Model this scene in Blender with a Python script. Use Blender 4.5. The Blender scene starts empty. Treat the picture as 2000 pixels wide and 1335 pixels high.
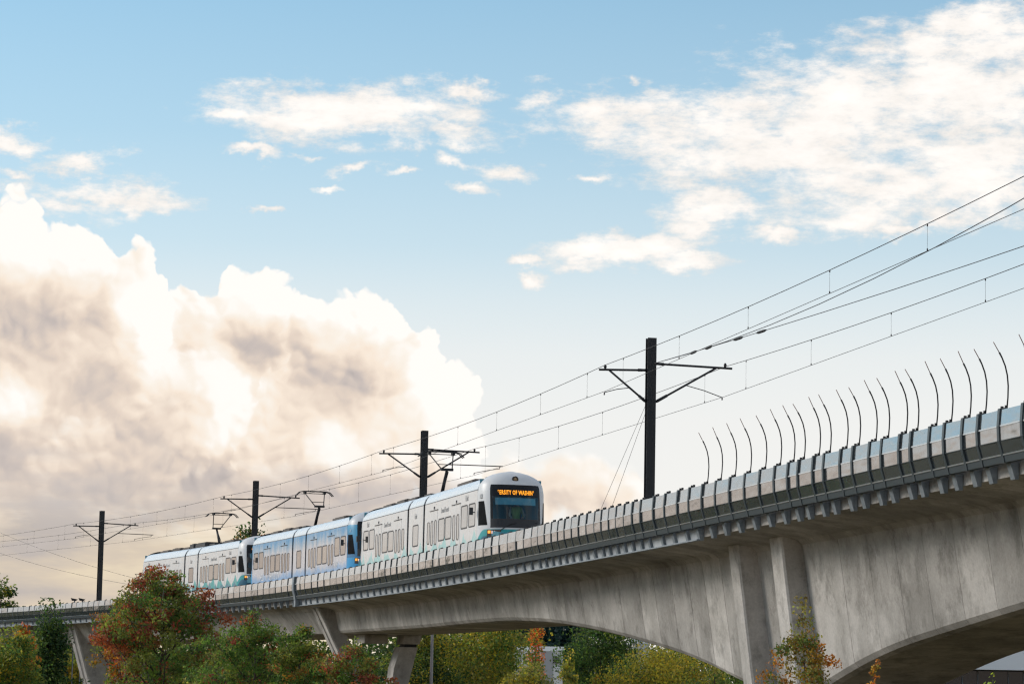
import bpy, bmesh, math, random
from mathutils import Vector, Matrix, noise as mnoise
R = math.radians
random.seed(7)
scene = bpy.context.scene
COL = scene.collection

# ------------------------------------------------------------------ camera
CAM_Z = 1.7
PITCH = math.atan(782.5 / 6000.0)      # looking slightly up
ROLL = 0.019
FPX = 6000.0                            # focal length in photo pixels (108 mm)
cam_data = bpy.data.cameras.new('camera')
cam_data.sensor_width = 36.0
cam_data.lens = 108.0
cam_data.clip_start = 0.5
cam_data.clip_end = 12000
cam = bpy.data.objects.new('camera', cam_data)
COL.objects.link(cam)
_f = Vector((0, math.cos(PITCH), math.sin(PITCH)))
_u0 = Vector((0, -math.sin(PITCH), math.cos(PITCH)))
_r0 = Vector((1, 0, 0))
_r = _r0 * math.cos(ROLL) + _u0 * math.sin(ROLL)
_u = _u0 * math.cos(ROLL) - _r0 * math.sin(ROLL)
cam.matrix_world = Matrix(((_r.x, _u.x, -_f.x, 0), (_r.y, _u.y, -_f.y, 0), (_r.z, _u.z, -_f.z, CAM_Z), (0, 0, 0, 1)))
scene.camera = cam

def sight(x, y):
    """direction of a photo point, as seen from where the photographer stood"""
    return _f + _r * ((x - 1000) / FPX) + _u * ((667.5 - y) / FPX)
def place(x, y, dist):
    d = sight(x, y)
    return Vector((0, 0, CAM_Z)) + d * (dist / d.y)
def azel(x, y):
    d = sight(x, y).normalized()
    return math.degrees(math.atan2(d.x, d.y)), math.degrees(math.asin(d.z))

# ------------------------------------------------------------------ world / sky
SUN_AZ, SUN_EL = -70.0, 27.0            # degrees, azimuth measured from +Y towards +X
world = bpy.data.worlds.new('World')
scene.world = world
world.use_nodes = True
wt = world.node_tree
wt.nodes.clear()

class NB:
    """small helper that writes node maths"""
    def __init__(s, nt): s.nt = nt
    def new(s, t, **kw):
        n = s.nt.nodes.new(t)
        for k, v in kw.items(): setattr(n, k, v)
        return n
    def put(s, sock, v):
        if isinstance(v, bpy.types.NodeSocket): s.nt.links.new(v, sock)
        elif v is not None: sock.default_value = v
    def m(s, op, a, b=None, c=None, clamp=False):
        n = s.new('ShaderNodeMath', operation=op, use_clamp=clamp)
        for i, v in enumerate((a, b, c)): s.put(n.inputs[i], v)
        return n.outputs[0]
    def v(s, op, a, b=None, scale=None):
        n = s.new('ShaderNodeVectorMath', operation=op)
        s.put(n.inputs[0], a); s.put(n.inputs[1], b)
        if scale is not None: s.put(n.inputs['Scale'], scale)
        return n.outputs['Value'] if op in ('LENGTH', 'DOT_PRODUCT', 'DISTANCE') else n.outputs[0]
    def xyz(s, x, y, z):
        n = s.new('ShaderNodeCombineXYZ')
        for i, v in enumerate((x, y, z)): s.put(n.inputs[i], v)
        return n.outputs[0]
    def sep(s, vec):
        n = s.new('ShaderNodeSeparateXYZ'); s.put(n.inputs[0], vec)
        return n.outputs
    def noise(s, vec, scale, detail=4, rough=0.5, lac=2.0, color=False, dist=0.0, dim='3D'):
        n = s.new('ShaderNodeTexNoise', noise_dimensions=dim)
        s.put(n.inputs['Vector'], vec); s.put(n.inputs['Scale'], scale)
        n.inputs['Detail'].default_value = detail; n.inputs['Roughness'].default_value = rough
        n.inputs['Lacunarity'].default_value = lac; n.inputs['Distortion'].default_value = dist
        return n.outputs['Color'] if color else n.outputs[0]
    def voro(s, vec, scale, feature='F1', detail=0.0, rough=0.5, dim='2D'):
        n = s.new('ShaderNodeTexVoronoi', feature=feature, voronoi_dimensions=dim)
        s.put(n.inputs['Vector'], vec); s.put(n.inputs['Scale'], scale)
        n.inputs['Detail'].default_value = detail; n.inputs['Roughness'].default_value = rough
        if feature == 'SMOOTH_F1': n.inputs['Smoothness'].default_value = 0.35
        return n.outputs['Distance']
    def ramp(s, fac, stops, interp='LINEAR'):
        n = s.new('ShaderNodeValToRGB'); s.put(n.inputs[0], fac)
        cr = n.color_ramp; cr.interpolation = interp
        while len(cr.elements) < len(stops): cr.elements.new(0.5)
        for e, (p, c) in zip(cr.elements, stops):
            e.position = p; e.color = (c[0], c[1], c[2], 1) if not isinstance(c, (int, float)) else (c, c, c, 1)
        return n.outputs[0]
    def mix(s, fac, a, b, blend='MIX'):
        n = s.new('ShaderNodeMix', data_type='RGBA', blend_type=blend)
        s.put(n.inputs[0], fac); s.put(n.inputs[6], a if isinstance(a, bpy.types.NodeSocket) else (*a[:3], 1)); s.put(n.inputs[7], b if isinstance(b, bpy.types.NodeSocket) else (*b[:3], 1))
        return n.outputs[2]
    def remap(s, v, a, b, c=0.0, d=1.0, smooth=False):
        n = s.new('ShaderNodeMapRange', interpolation_type='SMOOTHSTEP' if smooth else 'LINEAR')
        for i, q in enumerate((v, a, b, c, d)): s.put(n.inputs[i], q)
        return n.outputs[0]

def build_sky():
    w = NB(wt)
    tc = w.new('ShaderNodeTexCoord')
    D = tc.outputs['Generated']
    dx, dy, dz = w.sep(D)
    az = w.m('MULTIPLY', w.m('ARCTAN2', dx, dy), 57.2958)
    el = w.m('MULTIPLY', w.m('ARCSINE', dz), 57.2958)
    P = w.xyz(az, el, 0.0)
    Q = w.v('SCALE', D, scale=57.2958)                        # noise space: one unit is about one degree

    def blobs(Pv, lst):
        out = None
        for (cx, cy, rx, ry) in lst:
            a, e = azel(cx, cy)
            k = FPX * math.pi / 180
            d = w.new('ShaderNodeVectorMath', operation='MULTIPLY_ADD')
            w.put(d.inputs[0], Pv); d.inputs[1].default_value = (k / rx, k / ry, 0); d.inputs[2].default_value = (-a * k / rx, -e * k / ry, 0)
            s_ = w.v('LENGTH', d.outputs[0])
            out = s_ if out is None else w.m('MINIMUM', out, s_)
        out = w.m('SUBTRACT', 1.0, out)
        return out

    # clear sky: Nishita plus the pale haze of the lowest few degrees
    sky = w.new('ShaderNodeTexSky', sky_type='NISHITA')
    sky.sun_disc = False
    sky.sun_elevation = R(SUN_EL); sky.sun_rotation = R(SUN_AZ)
    sky.air_density = 1.0; sky.dust_density = 0.6; sky.ozone_density = 2.5
    bg_sky = w.new('ShaderNodeBackground')
    clear = w.mix(1.0, sky.outputs[0], SKY_TINT, 'MULTIPLY')
    hz = w.ramp(w.remap(el, 0.0, 20.0, 0, 1), [(0.0, 1.0), (0.30, 0.97), (0.36, 0.90), (0.41, 0.75), (0.46, 0.56), (0.56, 0.35), (0.70, 0.20), (1.0, 0.05)])
    hcol = w.v('SCALE', w.ramp(w.remap(el, 2.0, 9.0, 0, 1), [(0.0, HAZE_LOW), (1.0, HAZE_HIGH)]), scale=1.0 / SKY_STRENGTH)
    clear = w.mix(hz, clear, hcol)
    
    w.put(bg_sky.inputs[0], clear); bg_sky.inputs[1].default_value = SKY_STRENGTH

    # ---------------- cumulus
    warp = w.v('SUBTRACT', w.noise(P, 0.55, 4, 0.55, color=True, dim='2D'), (0.5, 0.5, 0.5))
    warp2 = w.v('SUBTRACT', w.noise(P, 2.6, 3, 0.6, color=True, dim='2D'), (0.5, 0.5, 0.5))
    Pw = w.v('ADD', w.v('ADD', P, w.v('SCALE', warp, scale=0.7)), w.v('SCALE', warp2, scale=0.10))
    def billow(off):
        q = Pw if off is None else w.v('ADD', Pw, off)
        b1 = w.voro(q, 0.95, 'SMOOTH_F1'); b2 = w.voro(q, 2.3, 'SMOOTH_F1'); b3 = w.voro(q, 5.5)
        return w.m('ADD', w.m('ADD', w.m('MULTIPLY', b1, -0.34), w.m('MULTIPLY', b2, -0.24)), w.m('MULTIPLY', b3, -0.10))
    LOFF = (0.22, 0.0, 0.26)
    bil0 = billow(None); bil1 = billow((LOFF[0], LOFF[2], 0))

    front = [(25, 545, 150, 165), (140, 560, 130, 150), (235, 600, 105, 130), (285, 640, 62, 130), (120, 740, 290, 190),
             (60, 900, 320, 200), (-260, 720, 330, 330), (-700, 800, 420, 280)]
    lobe = [(345, 750, 95, 105), (425, 790, 82, 95), (330, 850, 130, 110), (240, 900, 200, 110)]
    back = [(385, 660, 100, 125), (505, 640, 110, 125), (440, 760, 190, 170), (430, 900, 420, 170)]
    right = [(640, 670, 95, 115), (725, 690, 120, 130), (810, 730, 85, 130), (850, 800, 95, 140), (690, 850, 250, 190), (860, 900, 105, 130)]
    knob = [(650, 905, 75, 85), (730, 930, 110, 80), (880, 935, 70, 75), (560, 960, 160, 70)]
    small = [(1110, 945, 130, 85), (1190, 960, 80, 70), (1010, 960, 130, 90), (930, 990, 140, 90), (1215, 1010, 110, 60)]
    belt = [(-100, 1170, 1250, 300), (500, 1110, 760, 210)]

    def shade(lst, edge=0.075, rimk=2.3):
        b0 = blobs(Pw, lst)
        h0 = w.m('ADD', w.m('ADD', b0, 0.20), bil0)
        b1 = blobs(w.v('ADD', Pw, (LOFF[0], LOFF[2], 0)), lst)
        h1 = w.m('ADD', w.m('ADD', b1, 0.20), bil1)
        alpha = w.remap(h0, 0.0, edge, 0, 1, True)
        diff = w.m('SUBTRACT', h0, h1)
        rim = w.m('EXPONENT', w.m('MULTIPLY', w.m('MAXIMUM', h0, 0.0), -rimk))
        return alpha, diff, rim, h0
    big = w.noise(P, 0.32, 3, 0.5, dim='2D')
    fine = w.noise(Pw, 1.5, 4, 0.55, dim='2D')

    def glow(lst):
        return w.remap(blobs(Pw, lst), 0.0, 0.9, 0, 1, True)
    sunny = glow([(295, 640, 95, 190), (70, 470, 230, 110), (440, 745, 85, 110), (860, 770, 120, 210), (650, 890, 75, 95), (20, 780, 80, 80), (560, 575, 230, 75), (910, 870, 80, 100), (740, 600, 160, 70), (420, 830, 70, 80)])
    gloom = glow([(60, 650, 250, 120), (200, 745, 130, 120), (20, 880, 150, 110), (330, 930, 460, 110), (620, 960, 280, 70), (510, 690, 150, 90), (250, 850, 190, 110), (650, 760, 150, 110)])
    puff = w.m('SUBTRACT', w.voro(w.v('ADD', Pw, (0.075, 0.10, 0)), 3.1), w.voro(Pw, 3.1))
    def colour(diff, rim, k=1.0):
        t = w.m('ADD', w.m('MULTIPLY', diff, 0.50), 0.57)
        t = w.m('ADD', t, w.m('MULTIPLY', rim, 0.32))
        t = w.m('ADD', t, w.m('MULTIPLY', w.m('SUBTRACT', big, 0.5), 0.14))
        t = w.m('ADD', t, w.m('MULTIPLY', w.m('SUBTRACT', fine, 0.5), 0.12))
        t = w.m('ADD', t, w.m('MULTIPLY', sunny, 0.40))
        t = w.m('ADD', t, w.m('MULTIPLY', puff, w.m('ADD', 0.03, w.m('MULTIPLY', rim, 0.42))))
        t = w.m('SUBTRACT', t, w.m('MULTIPLY', gloom, 0.36))
        return w.ramp(t, CUMULUS_RAMP)
    a_s, d_s, r_s, h_s = shade(small, 0.35, 3.0)
    a_b, d_b, r_b, h_b = shade(back)
    a_f, d_f, r_f, h_f = shade(front)
    a_r, d_r, r_r, h_r = shade(right)
    a_l, d_l, r_l, h_l = shade(lobe, 0.22)
    a_k, d_k, r_k, h_k = shade(knob, 0.35)
    c_r = colour(d_r, r_r); c_l = colour(d_l, r_l); c_k = colour(d_k, r_k)
    c_b = colour(d_b, r_b); c_f = colour(d_f, r_f); c_s = colour(d_s, r_s)

    # ---------------- low stratus belt above the horizon, cream under grey
    Qs = w.v('MULTIPLY', Q, (0.25, 0.25, 1.0))
    sn = w.noise(Qs, 1.1, 5, 0.55)
    belt_h = w.m('ADD', blobs(P, belt), w.m('MULTIPLY', w.m('SUBTRACT', sn, 0.5), 1.5))
    far_left = w.remap(az, -8.0, -16.0, 0, 1, True)
    around = w.m('MAXIMUM', far_left, w.remap(az, 14.0, 24.0, 0, 1, True))
    belt_a = w.remap(belt_h, 0.0, 0.55, 0, 1, True)
    c_belt = w.ramp(w.m('ADD', w.remap(el, 0.5, 5.2, 0, 1), w.m('MULTIPLY', w.m('SUBTRACT', sn, 0.5), 1.3)), BELT_RAMP)

    # ---------------- thin altocumulus: the sheets in view and the same broken cover elsewhere
    plane = w.m('DIVIDE', 1.0, w.m('MAXIMUM', w.m('ADD', dz, 0.10), 0.03))
    G = w.xyz(w.m('MULTIPLY', dx, plane), w.m('MULTIPLY', dy, plane), 0.0)
    Qa = w.v('MULTIPLY', Q, (0.50, 0.50, 1.25))
    wv = w.v('SUBTRACT', w.noise(Qa, 0.9, 4, 0.55, color=True), (0.5, 0.5, 0.5))
    Pa = w.v('ADD', P, w.v('SCALE', wv, scale=1.1))
    sheets = [(930, 180, 90, 22), (470, 215, 110, 26), (30, 275, 75, 30), (150, 312, 130, 30), (180, 372, 240, 40), (270, 385, 130, 36), (30, 335, 60, 20),
              (505, 290, 60, 18), (600, 296, 45, 14), (700, 322, 60, 18), (915, 365, 60, 18), (1000, 322, 70, 26), (1050, 540, 32, 22), (1150, 346, 50, 16), (880, 315, 50, 20),
              (1228, 155, 26, 20), (520, 410, 50, 14), (790, 345, 36, 12), (630, 365, 45, 12), (1035, 495, 40, 16), (1060, 190, 90, 40), (1520, 465, 60, 24), (1770, 450, 110, 24), (120, 410, 130, 50)]
    thick = [(690, 222, 310, 66), (840, 262, 190, 38), (1250, 240, 240, 85), (1420, 270, 300, 125), (1640, 250, 340, 160), (1850, 190, 340, 165), (1970, 80, 220, 120), (1650, 390, 200, 85), (1890, 330, 270, 120),
             (1392, 412, 115, 58), (1235, 486, 170, 40), (1150, 512, 60, 24), (1330, 512, 110, 30)]
    Pb = w.v('ADD', Pa, w.v('SCALE', warp2, scale=0.35))
    sh = w.m('MAXIMUM', w.m('SUBTRACT', w.m('MULTIPLY', blobs(Pb, sheets), 1.05), 0.12), w.m('ADD', w.m('MULTIPLY', blobs(Pb, thick), 1.25), 0.02))
    an = w.m('ADD', w.m('MULTIPLY', w.noise(Qa, 2.2, 7, 0.66), 0.70), w.m('MULTIPLY', w.noise(Qa, 0.9, 3, 0.5), 0.30))
    gen = w.noise(G, 1.1, 7, 0.6)
    outside = w.m('MAXIMUM', w.remap(w.m('ABSOLUTE', az), 11.0, 17.0, 0, 1, True), w.remap(el, 13.5, 17.0, 0, 1, True))
    gsh = w.m('MULTIPLY', w.m('SUBTRACT', gen, 0.455), 4.5)
    sh = w.m('ADD', w.m('MULTIPLY', sh, w.m('SUBTRACT', 1.0, outside)), w.m('MULTIPLY', gsh, outside))
    sh = w.m('ADD', w.m('MINIMUM', sh, 0.75), w.m('MULTIPLY', w.m('SUBTRACT', an, 0.5), 3.6))
    a_a = w.m('MULTIPLY', w.remap(sh, -0.12, 0.85, 0, 1, True), 0.98)
    tl = w.m('ADD', w.remap(sh, 0.0, 1.2, 0.35, 0.75), w.m('MULTIPLY', w.m('SUBTRACT', w.noise(Qa, 1.5, 5, 0.6), 0.5), 0.9))
    c_a = w.ramp(tl, ALTO_RAMP)
    # a cloud bank along the rest of the horizon
    bank_h = w.m('ADD', w.m('MULTIPLY', w.noise(w.v('MULTIPLY', Q, (1, 1, 0.0)), 0.10, 4, 0.55), 26.0), -7.0)
    bank_h = w.m('SUBTRACT', w.m('MULTIPLY', w.m('SUBTRACT', bank_h, el), 0.28), w.m('MULTIPLY', w.m('ADD', bil0, 0.25), -1.0))
    bank_a = w.m('MULTIPLY', w.remap(bank_h, 0.0, 0.5, 0, 1, True), around)
    c_bank = colour(w.m('SUBTRACT', w.m('SUBTRACT', bil0, bil1), 0.42), w.m('EXPONENT', w.m('MULTIPLY', w.m('MAXIMUM', bank_h, 0.0), -2.4)))

    col = None
    def layer(below, c, a):
        bg = w.new('ShaderNodeBackground'); w.put(bg.inputs[0], c); bg.inputs[1].default_value = CLOUD_STRENGTH
        mx = w.new('ShaderNodeMixShader'); w.put(mx.inputs[0], a)
        wt.links.new(below, mx.inputs[1]); wt.links.new(bg.outputs[0], mx.inputs[2])
        return mx.outputs[0]
    s_ = bg_sky.outputs[0]
    s_ = layer(s_, c_a, a_a)
    s_ = layer(s_, c_bank, bank_a)
    s_ = layer(s_, c_s, w.m('MULTIPLY', a_s, 0.95))
    s_ = layer(s_, c_b, a_b)
    s_ = layer(s_, c_r, a_r)
    s_ = layer(s_, c_k, w.m('MULTIPLY', a_k, 0.6))
    s_ = layer(s_, c_f, a_f)
    s_ = layer(s_, c_l, w.m('MULTIPLY', a_l, 0.85))
    s_ = layer(s_, c_belt, belt_a)
    out = w.new('ShaderNodeOutputWorld')
    wt.links.new(s_, out.inputs[0])

SKY_TINT = (0.60, 0.97, 0.98)
SKY_STRENGTH = 0.15
HAZE_LOW = (0.95, 0.915, 0.865)
HAZE_HIGH = (0.86, 0.875, 0.875)
CLOUD_STRENGTH = 1.0
CUMULUS_RAMP = [(0.0, (0.42, 0.385, 0.385)), (0.22, (0.59, 0.52, 0.485)), (0.42, (0.79, 0.665, 0.565)), (0.62, (0.95, 0.815, 0.685)), (0.80, (0.97, 0.89, 0.795)), (1.0, (1.03, 0.995, 0.95))]
BELT_RAMP = [(0.0, (0.96, 0.86, 0.66)), (0.3, (0.90, 0.77, 0.55)), (0.5, (0.72, 0.61, 0.48)), (0.72, (0.54, 0.485, 0.45)), (1.0, (0.60, 0.55, 0.53))]
ALTO_RAMP = [(0.0, (0.72, 0.70, 0.70)), (0.35, (0.88, 0.83, 0.78)), (0.65, (1.02, 0.97, 0.92)), (1.0, (1.12, 1.10, 1.06))]
build_sky()
world.cycles.sampling_method = 'MANUAL'
world.cycles.sample_map_resolution = 512

# ------------------------------------------------------------------ sun
sun_data = bpy.data.lights.new('sun', 'SUN')
sun_data.energy = 2.3
sun_data.angle = R(20)
sun_data.color = (1.0, 0.92, 0.83)
sun = bpy.data.objects.new('sun', sun_data)
COL.objects.link(sun)
_sd = Vector((math.sin(R(SUN_AZ)) * math.cos(R(SUN_EL)), math.cos(R(SUN_AZ)) * math.cos(R(SUN_EL)), math.sin(R(SUN_EL))))
sun.rotation_euler = (-_sd).to_track_quat('-Z', 'Y').to_euler()
sun.location = (-40, 40, 60)

# ------------------------------------------------------------------ exposure
vs = scene.view_settings
vs.view_transform = 'Standard'; vs.look = 'None'; vs.exposure = 0.0; vs.gamma = 1.0; vs.use_curve_mapping = False
scene.cycles.max_bounces = 8
scene.cycles.transparent_max_bounces = 24
scene.cycles.use_denoising = True
scene.cycles.filter_width = 1.3
scene.cycles.use_adaptive_sampling = True
scene.cycles.adaptive_threshold = 0.02
scene.cycles.adaptive_min_samples = 8

# ------------------------------------------------------------------ helpers
def tag(o, label=None, cat=None, group=None, kind=None):
    if label: o['label'] = label
    if cat: o['category'] = cat
    if group: o['group'] = group
    if kind: o['kind'] = kind
    return o
def link(o, parent=None):
    COL.objects.link(o)
    if parent is not None: o.parent = parent
    return o
def empty(name, loc=(0, 0, 0)):
    o = bpy.data.objects.new(name, None)
    o.empty_display_size = 0.3
    o.location = loc
    return link(o)
def V(*a): return Vector(a)

class MB:
    """collects faces, builds one mesh object"""
    def __init__(s): s.v = []; s.f = []; s.mi = []; s.sm = []
    def add(s, verts, faces, mi=0, smooth=False):
        b = len(s.v)
        s.v += [tuple(p) for p in verts]
        for f in faces:
            s.f.append([b + i for i in f]); s.mi.append(mi); s.sm.append(smooth)
        return s
    def hexa(s, p, mi=0):
        """8 corners: bottom ring 0-3, top ring 4-7"""
        return s.add(p, [(0, 3, 2, 1), (4, 5, 6, 7), (0, 1, 5, 4), (1, 2, 6, 5), (2, 3, 7, 6), (3, 0, 4, 7)], mi)
    def box(s, lo, hi, mi=0, M=None):
        x0, y0, z0 = lo; x1, y1, z1 = hi
        p = [V(x0, y0, z0), V(x1, y0, z0), V(x1, y1, z0), V(x0, y1, z0), V(x0, y0, z1), V(x1, y0, z1), V(x1, y1, z1), V(x0, y1, z1)]
        if M is not None: p = [M @ q for q in p]
        return s.hexa(p, mi)
    def tube(s, pts, r, n=8, mi=0, smooth=True, caps=True):
        pts = [Vector(p) for p in pts]
        rs = r if isinstance(r, (list, tuple)) else [r] * len(pts)
        rings = []; up = None
        for i, p in enumerate(pts):
            t = (pts[min(i + 1, len(pts) - 1)] - pts[max(i - 1, 0)]).normalized()
            if up is None:
                up = V(0, 0, 1) if abs(t.z) < 0.9 else V(1, 0, 0)
            a = t.cross(up).normalized(); b = a.cross(t).normalized(); up = b
            rings.append([p + (a * math.cos(2 * math.pi * k / n) + b * math.sin(2 * math.pi * k / n)) * rs[i] for k in range(n)])
        return s.loft(rings, True, mi, smooth, caps)
    def loft(s, rings, closed=True, mi=0, smooth=False, caps=True):
        n = len(rings[0]); vv = [q for r_ in rings for q in r_]; ff = []
        m = n if closed else n - 1
        for i in range(len(rings) - 1):
            for k in range(m):
                a = i * n + k; b = i * n + (k + 1) % n
                ff.append((a, b, b + n, a + n))
        s.add(vv, ff, mi, smooth)
        if caps and closed:
            base = len(s.v) - len(vv)
            s.f.append([base + i for i in range(n)][::-1]); s.mi.append(mi); s.sm.append(False)
            s.f.append([base + len(vv) - n + i for i in range(n)]); s.mi.append(mi); s.sm.append(False)
        return s
    def mesh(s, name, mats):
        me = bpy.data.meshes.new(name)
        me.from_pydata(s.v, [], s.f)
        for m in (mats if isinstance(mats, (list, tuple)) else [mats]): me.materials.append(m)
        me.polygons.foreach_set('material_index', s.mi)
        me.polygons.foreach_set('use_smooth', s.sm)
        bm = bmesh.new(); bm.from_mesh(me); bmesh.ops.recalc_face_normals(bm, faces=bm.faces); bm.to_mesh(me); bm.free()
        me.update()
        return me
    def build(s, name, mats, parent=None):
        return link(bpy.data.objects.new(name, s.mesh(name, mats)), parent)

# ------------------------------------------------------------------ materials
def mat(name, base=(0.5, 0.5, 0.5), rough=0.6, metal=0.0, spec=0.5, fn=None):
    m = bpy.data.materials.new(name); m.use_nodes = True
    nt = m.node_tree; bs = nt.nodes['Principled BSDF']
    bs.inputs['Base Color'].default_value = (*base, 1); bs.inputs['Roughness'].default_value = rough
    bs.inputs['Metallic'].default_value = metal; bs.inputs['Specular IOR Level'].default_value = spec
    if fn: fn(NB(nt), bs, nt)
    return m
def bump(w, bs, h, strength=0.3, dist=0.02):
    n = w.new('ShaderNodeBump'); n.inputs['Strength'].default_value = strength; n.inputs['Distance'].default_value = dist
    w.put(n.inputs['Height'], h); w.nt.links.new(n.outputs[0], bs.inputs['Normal'])

def concrete_fn(c0, c1, stain):
    def fn(w, bs, nt):
        tc = w.new('ShaderNodeTexCoord').outputs['Object']
        oi = w.new('ShaderNodeObjectInfo')
        big = w.noise(tc, 0.55, 6, 0.62)
        streak = w.noise(w.v('MULTIPLY', tc, (1.3, 1.3, 0.14)), 1.0, 4, 0.55)
        streak2 = w.noise(w.v('MULTIPLY', tc, (6, 6, 0.5)), 1.0, 5, 0.7)
        fine = w.noise(tc, 14, 4, 0.65)
        blotch = w.noise(w.v('MULTIPLY', tc, (1.5, 1.5, 1.2)), 1.0, 8, 0.72, dist=0.15)
        patch_ = w.noise(w.v('MULTIPLY', tc, (0.9, 0.9, 0.7)), 1.0, 3, 0.5)
        t = w.m('ADD', w.m('MULTIPLY', big, 0.7), w.m('MULTIPLY', streak, 0.3))
        col = w.mix(w.remap(t, 0.40, 0.60), c0, c1)
        col = w.mix(w.m('MULTIPLY', w.m('MULTIPLY', w.remap(streak2, 0.54, 0.74), w.remap(patch_, 0.48, 0.64)), 0.60), col, stain)
        col = w.mix(w.m('MULTIPLY', w.remap(blotch, 0.51, 0.64), 0.50), col, stain)
        col = w.mix(w.m('MULTIPLY', w.remap(w.noise(tc, 1.1, 4, 0.55), 0.58, 0.66), 0.22), col, tuple(q * 1.25 for q in c1))
        k = w.m('ADD', 0.76, w.m('MULTIPLY', oi.outputs['Random'], 0.42))
        k = w.m('MULTIPLY', k, w.remap(fine, 0.25, 0.75, 0.86, 1.12))
        col = w.mix(1.0, col, w.xyz(k, k, k), 'MULTIPLY')
        w.put(bs.inputs['Base Color'], col)
        bump(w, bs, w.m('ADD', fine, w.m('MULTIPLY', streak2, 0.6)), 0.35, 0.012)
    return fn
M_CONC = mat('web_concrete', rough=0.9, spec=0.2, fn=concrete_fn((0.345, 0.325, 0.302), (0.53, 0.50, 0.472), (0.16, 0.148, 0.132)))
M_CONC_DARK = mat('fascia_concrete', rough=0.92, spec=0.2, fn=concrete_fn((0.25, 0.225, 0.20), (0.40, 0.37, 0.33), (0.10, 0.088, 0.072)))

def mirror_fn(amp):
    def fn(w, bs, nt):
        tc = w.new('ShaderNodeTexCoord').outputs['Object']
        n = w.noise(w.v('MULTIPLY', tc, (0.9, 0.9, 2.2)), 1.0, 2, 0.5)
        bump(w, bs, n, amp, 0.05)
        dirt = w.noise(w.v('MULTIPLY', tc, (6, 6, 1.2)), 1.0, 4, 0.6)
        w.put(bs.inputs['Roughness'], w.remap(dirt, 0.4, 0.75, 0.09, 0.20))
    return fn
M_PANEL = mat('polished_panel', (0.41, 0.425, 0.44), 0.1, 0.92, fn=mirror_fn(0.35))
M_LOWPANEL = mat('slate_panel', (0.17, 0.195, 0.205), 0.15, 0.75, fn=mirror_fn(0.3))
M_SLATE = mat('slate_steel', (0.055, 0.072, 0.082), 0.45, 0.3)
M_RAILWHITE = mat('pale_rail', (0.62, 0.64, 0.66), 0.3, 0.7)
def galv_fn(w, bs, nt):
    tc = w.new('ShaderNodeTexCoord').outputs['Object']
    n = w.noise(tc, 9, 4, 0.6); s_ = w.noise(w.v('MULTIPLY', tc, (12, 12, 0.8)), 1, 3, 0.6)
    w.put(bs.inputs['Base Color'], w.mix(w.remap(w.m('ADD', w.m('MULTIPLY', n, 0.5), w.m('MULTIPLY', s_, 0.5)), 0.35, 0.65), (0.17, 0.20, 0.225), (0.30, 0.335, 0.37)))
M_GALV = mat('galvanised_steel', (0.27, 0.31, 0.345), 0.5, 0.35, fn=galv_fn)
M_BLACK = mat('black_steel', (0.012, 0.013, 0.016), 0.55, 0.1)
M_WIRE = mat('dark_wire', (0.022, 0.02, 0.024), 0.6)
M_ROD = mat('rod_tip', (0.20, 0.10, 0.08), 0.5)

# ------------------------------------------------------------------ alignment of the railway
_T = []
def _cx(Y):
    t = Y / 200.0 - 1
    return -20.505 - 76.535 * t - 75.203 * t * t - 55.626 * t ** 3
def _mk():
    N = 1400; ys = [40 + i * 0.2 for i in range(N)]
    acc = 0; prev = None; out = []
    for Y in ys:
        p = (_cx(Y), Y)
        if prev: acc += math.hypot(p[0] - prev[0], p[1] - prev[1])
        out.append((acc, p[0], Y)); prev = p
    i0 = min(range(N), key=lambda i: abs(ys[i] - 58.0)); s0 = out[i0][0]
    return [(a - s0, x, y) for a, x, y in out]
_T = _mk()
import bisect
_TS = [q[0] for q in _T]
def frame(s):
    i = max(1, min(len(_T) - 2, bisect.bisect(_TS, s)))
    a, b = _T[i - 1], _T[i]
    k = (s - a[0]) / (b[0] - a[0])
    x, y = a[1] + (b[1] - a[1]) * k, a[2] + (b[2] - a[2]) * k
    c, d = _T[max(0, i - 3)], _T[min(len(_T) - 1, i + 2)]
    t = V(d[1] - c[1], d[2] - c[2], 0).normalized()
    return V(x, y, 0), t, V(-t.y, t.x, 0)            # centre, direction away, normal to the near side
def ztop(s):
    s = min(max(s, -12.0), 215.0); q = s / 100.0
    return 0.08713938 * q ** 5 - 0.32950875 * q ** 4 - 0.36316226 * q ** 3 + 2.22141038 * q ** 2 - 0.50343972 * q + 8.36792597
def at(s, o, rel):
    c, t, n = frame(s)
    p = c + n * o
    return V(p.x, p.y, ztop(s) + rel)
def lerp_table(tab, x):
    if x <= tab[0][0]: return tab[0][1]
    for (a, b), (c, d) in zip(tab, tab[1:]):
        if x <= c:
            k = (x - a) / (c - a); return b + (d - b) * k
    return tab[-1][1]
def smooth_table(tab, x, r=2.0):
    return sum(lerp_table(tab, x + r * (i - 3) / 3.0) for i in range(7)) / 7.0

# ------------------------------------------------------------------ ground
def ground_fn(w, bs, nt):
    tc = w.new('ShaderNodeTexCoord').outputs['Object']
    n = w.noise(tc, 0.05, 6, 0.6); f = w.noise(tc, 1.2, 5, 0.6)
    c = w.mix(w.remap(n, 0.40, 0.62), (0.115, 0.09, 0.05), (0.18, 0.14, 0.08))
    c = w.mix(w.remap(f, 0.35, 0.7, 0, 0.6), c, (0.06, 0.06, 0.028))
    w.put(bs.inputs['Base Color'], c); bump(w, bs, f, 0.6, 0.1)
M_GROUND = mat('rough_grass', rough=0.95, spec=0.1, fn=ground_fn)
g = MB(); g.add([(-5000, -3000, 0), (5000, -3000, 0), (5000, 8000, 0), (-5000, 8000, 0)], [(0, 1, 2, 3)])
tag(g.build('ground', M_GROUND), kind='structure')

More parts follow.
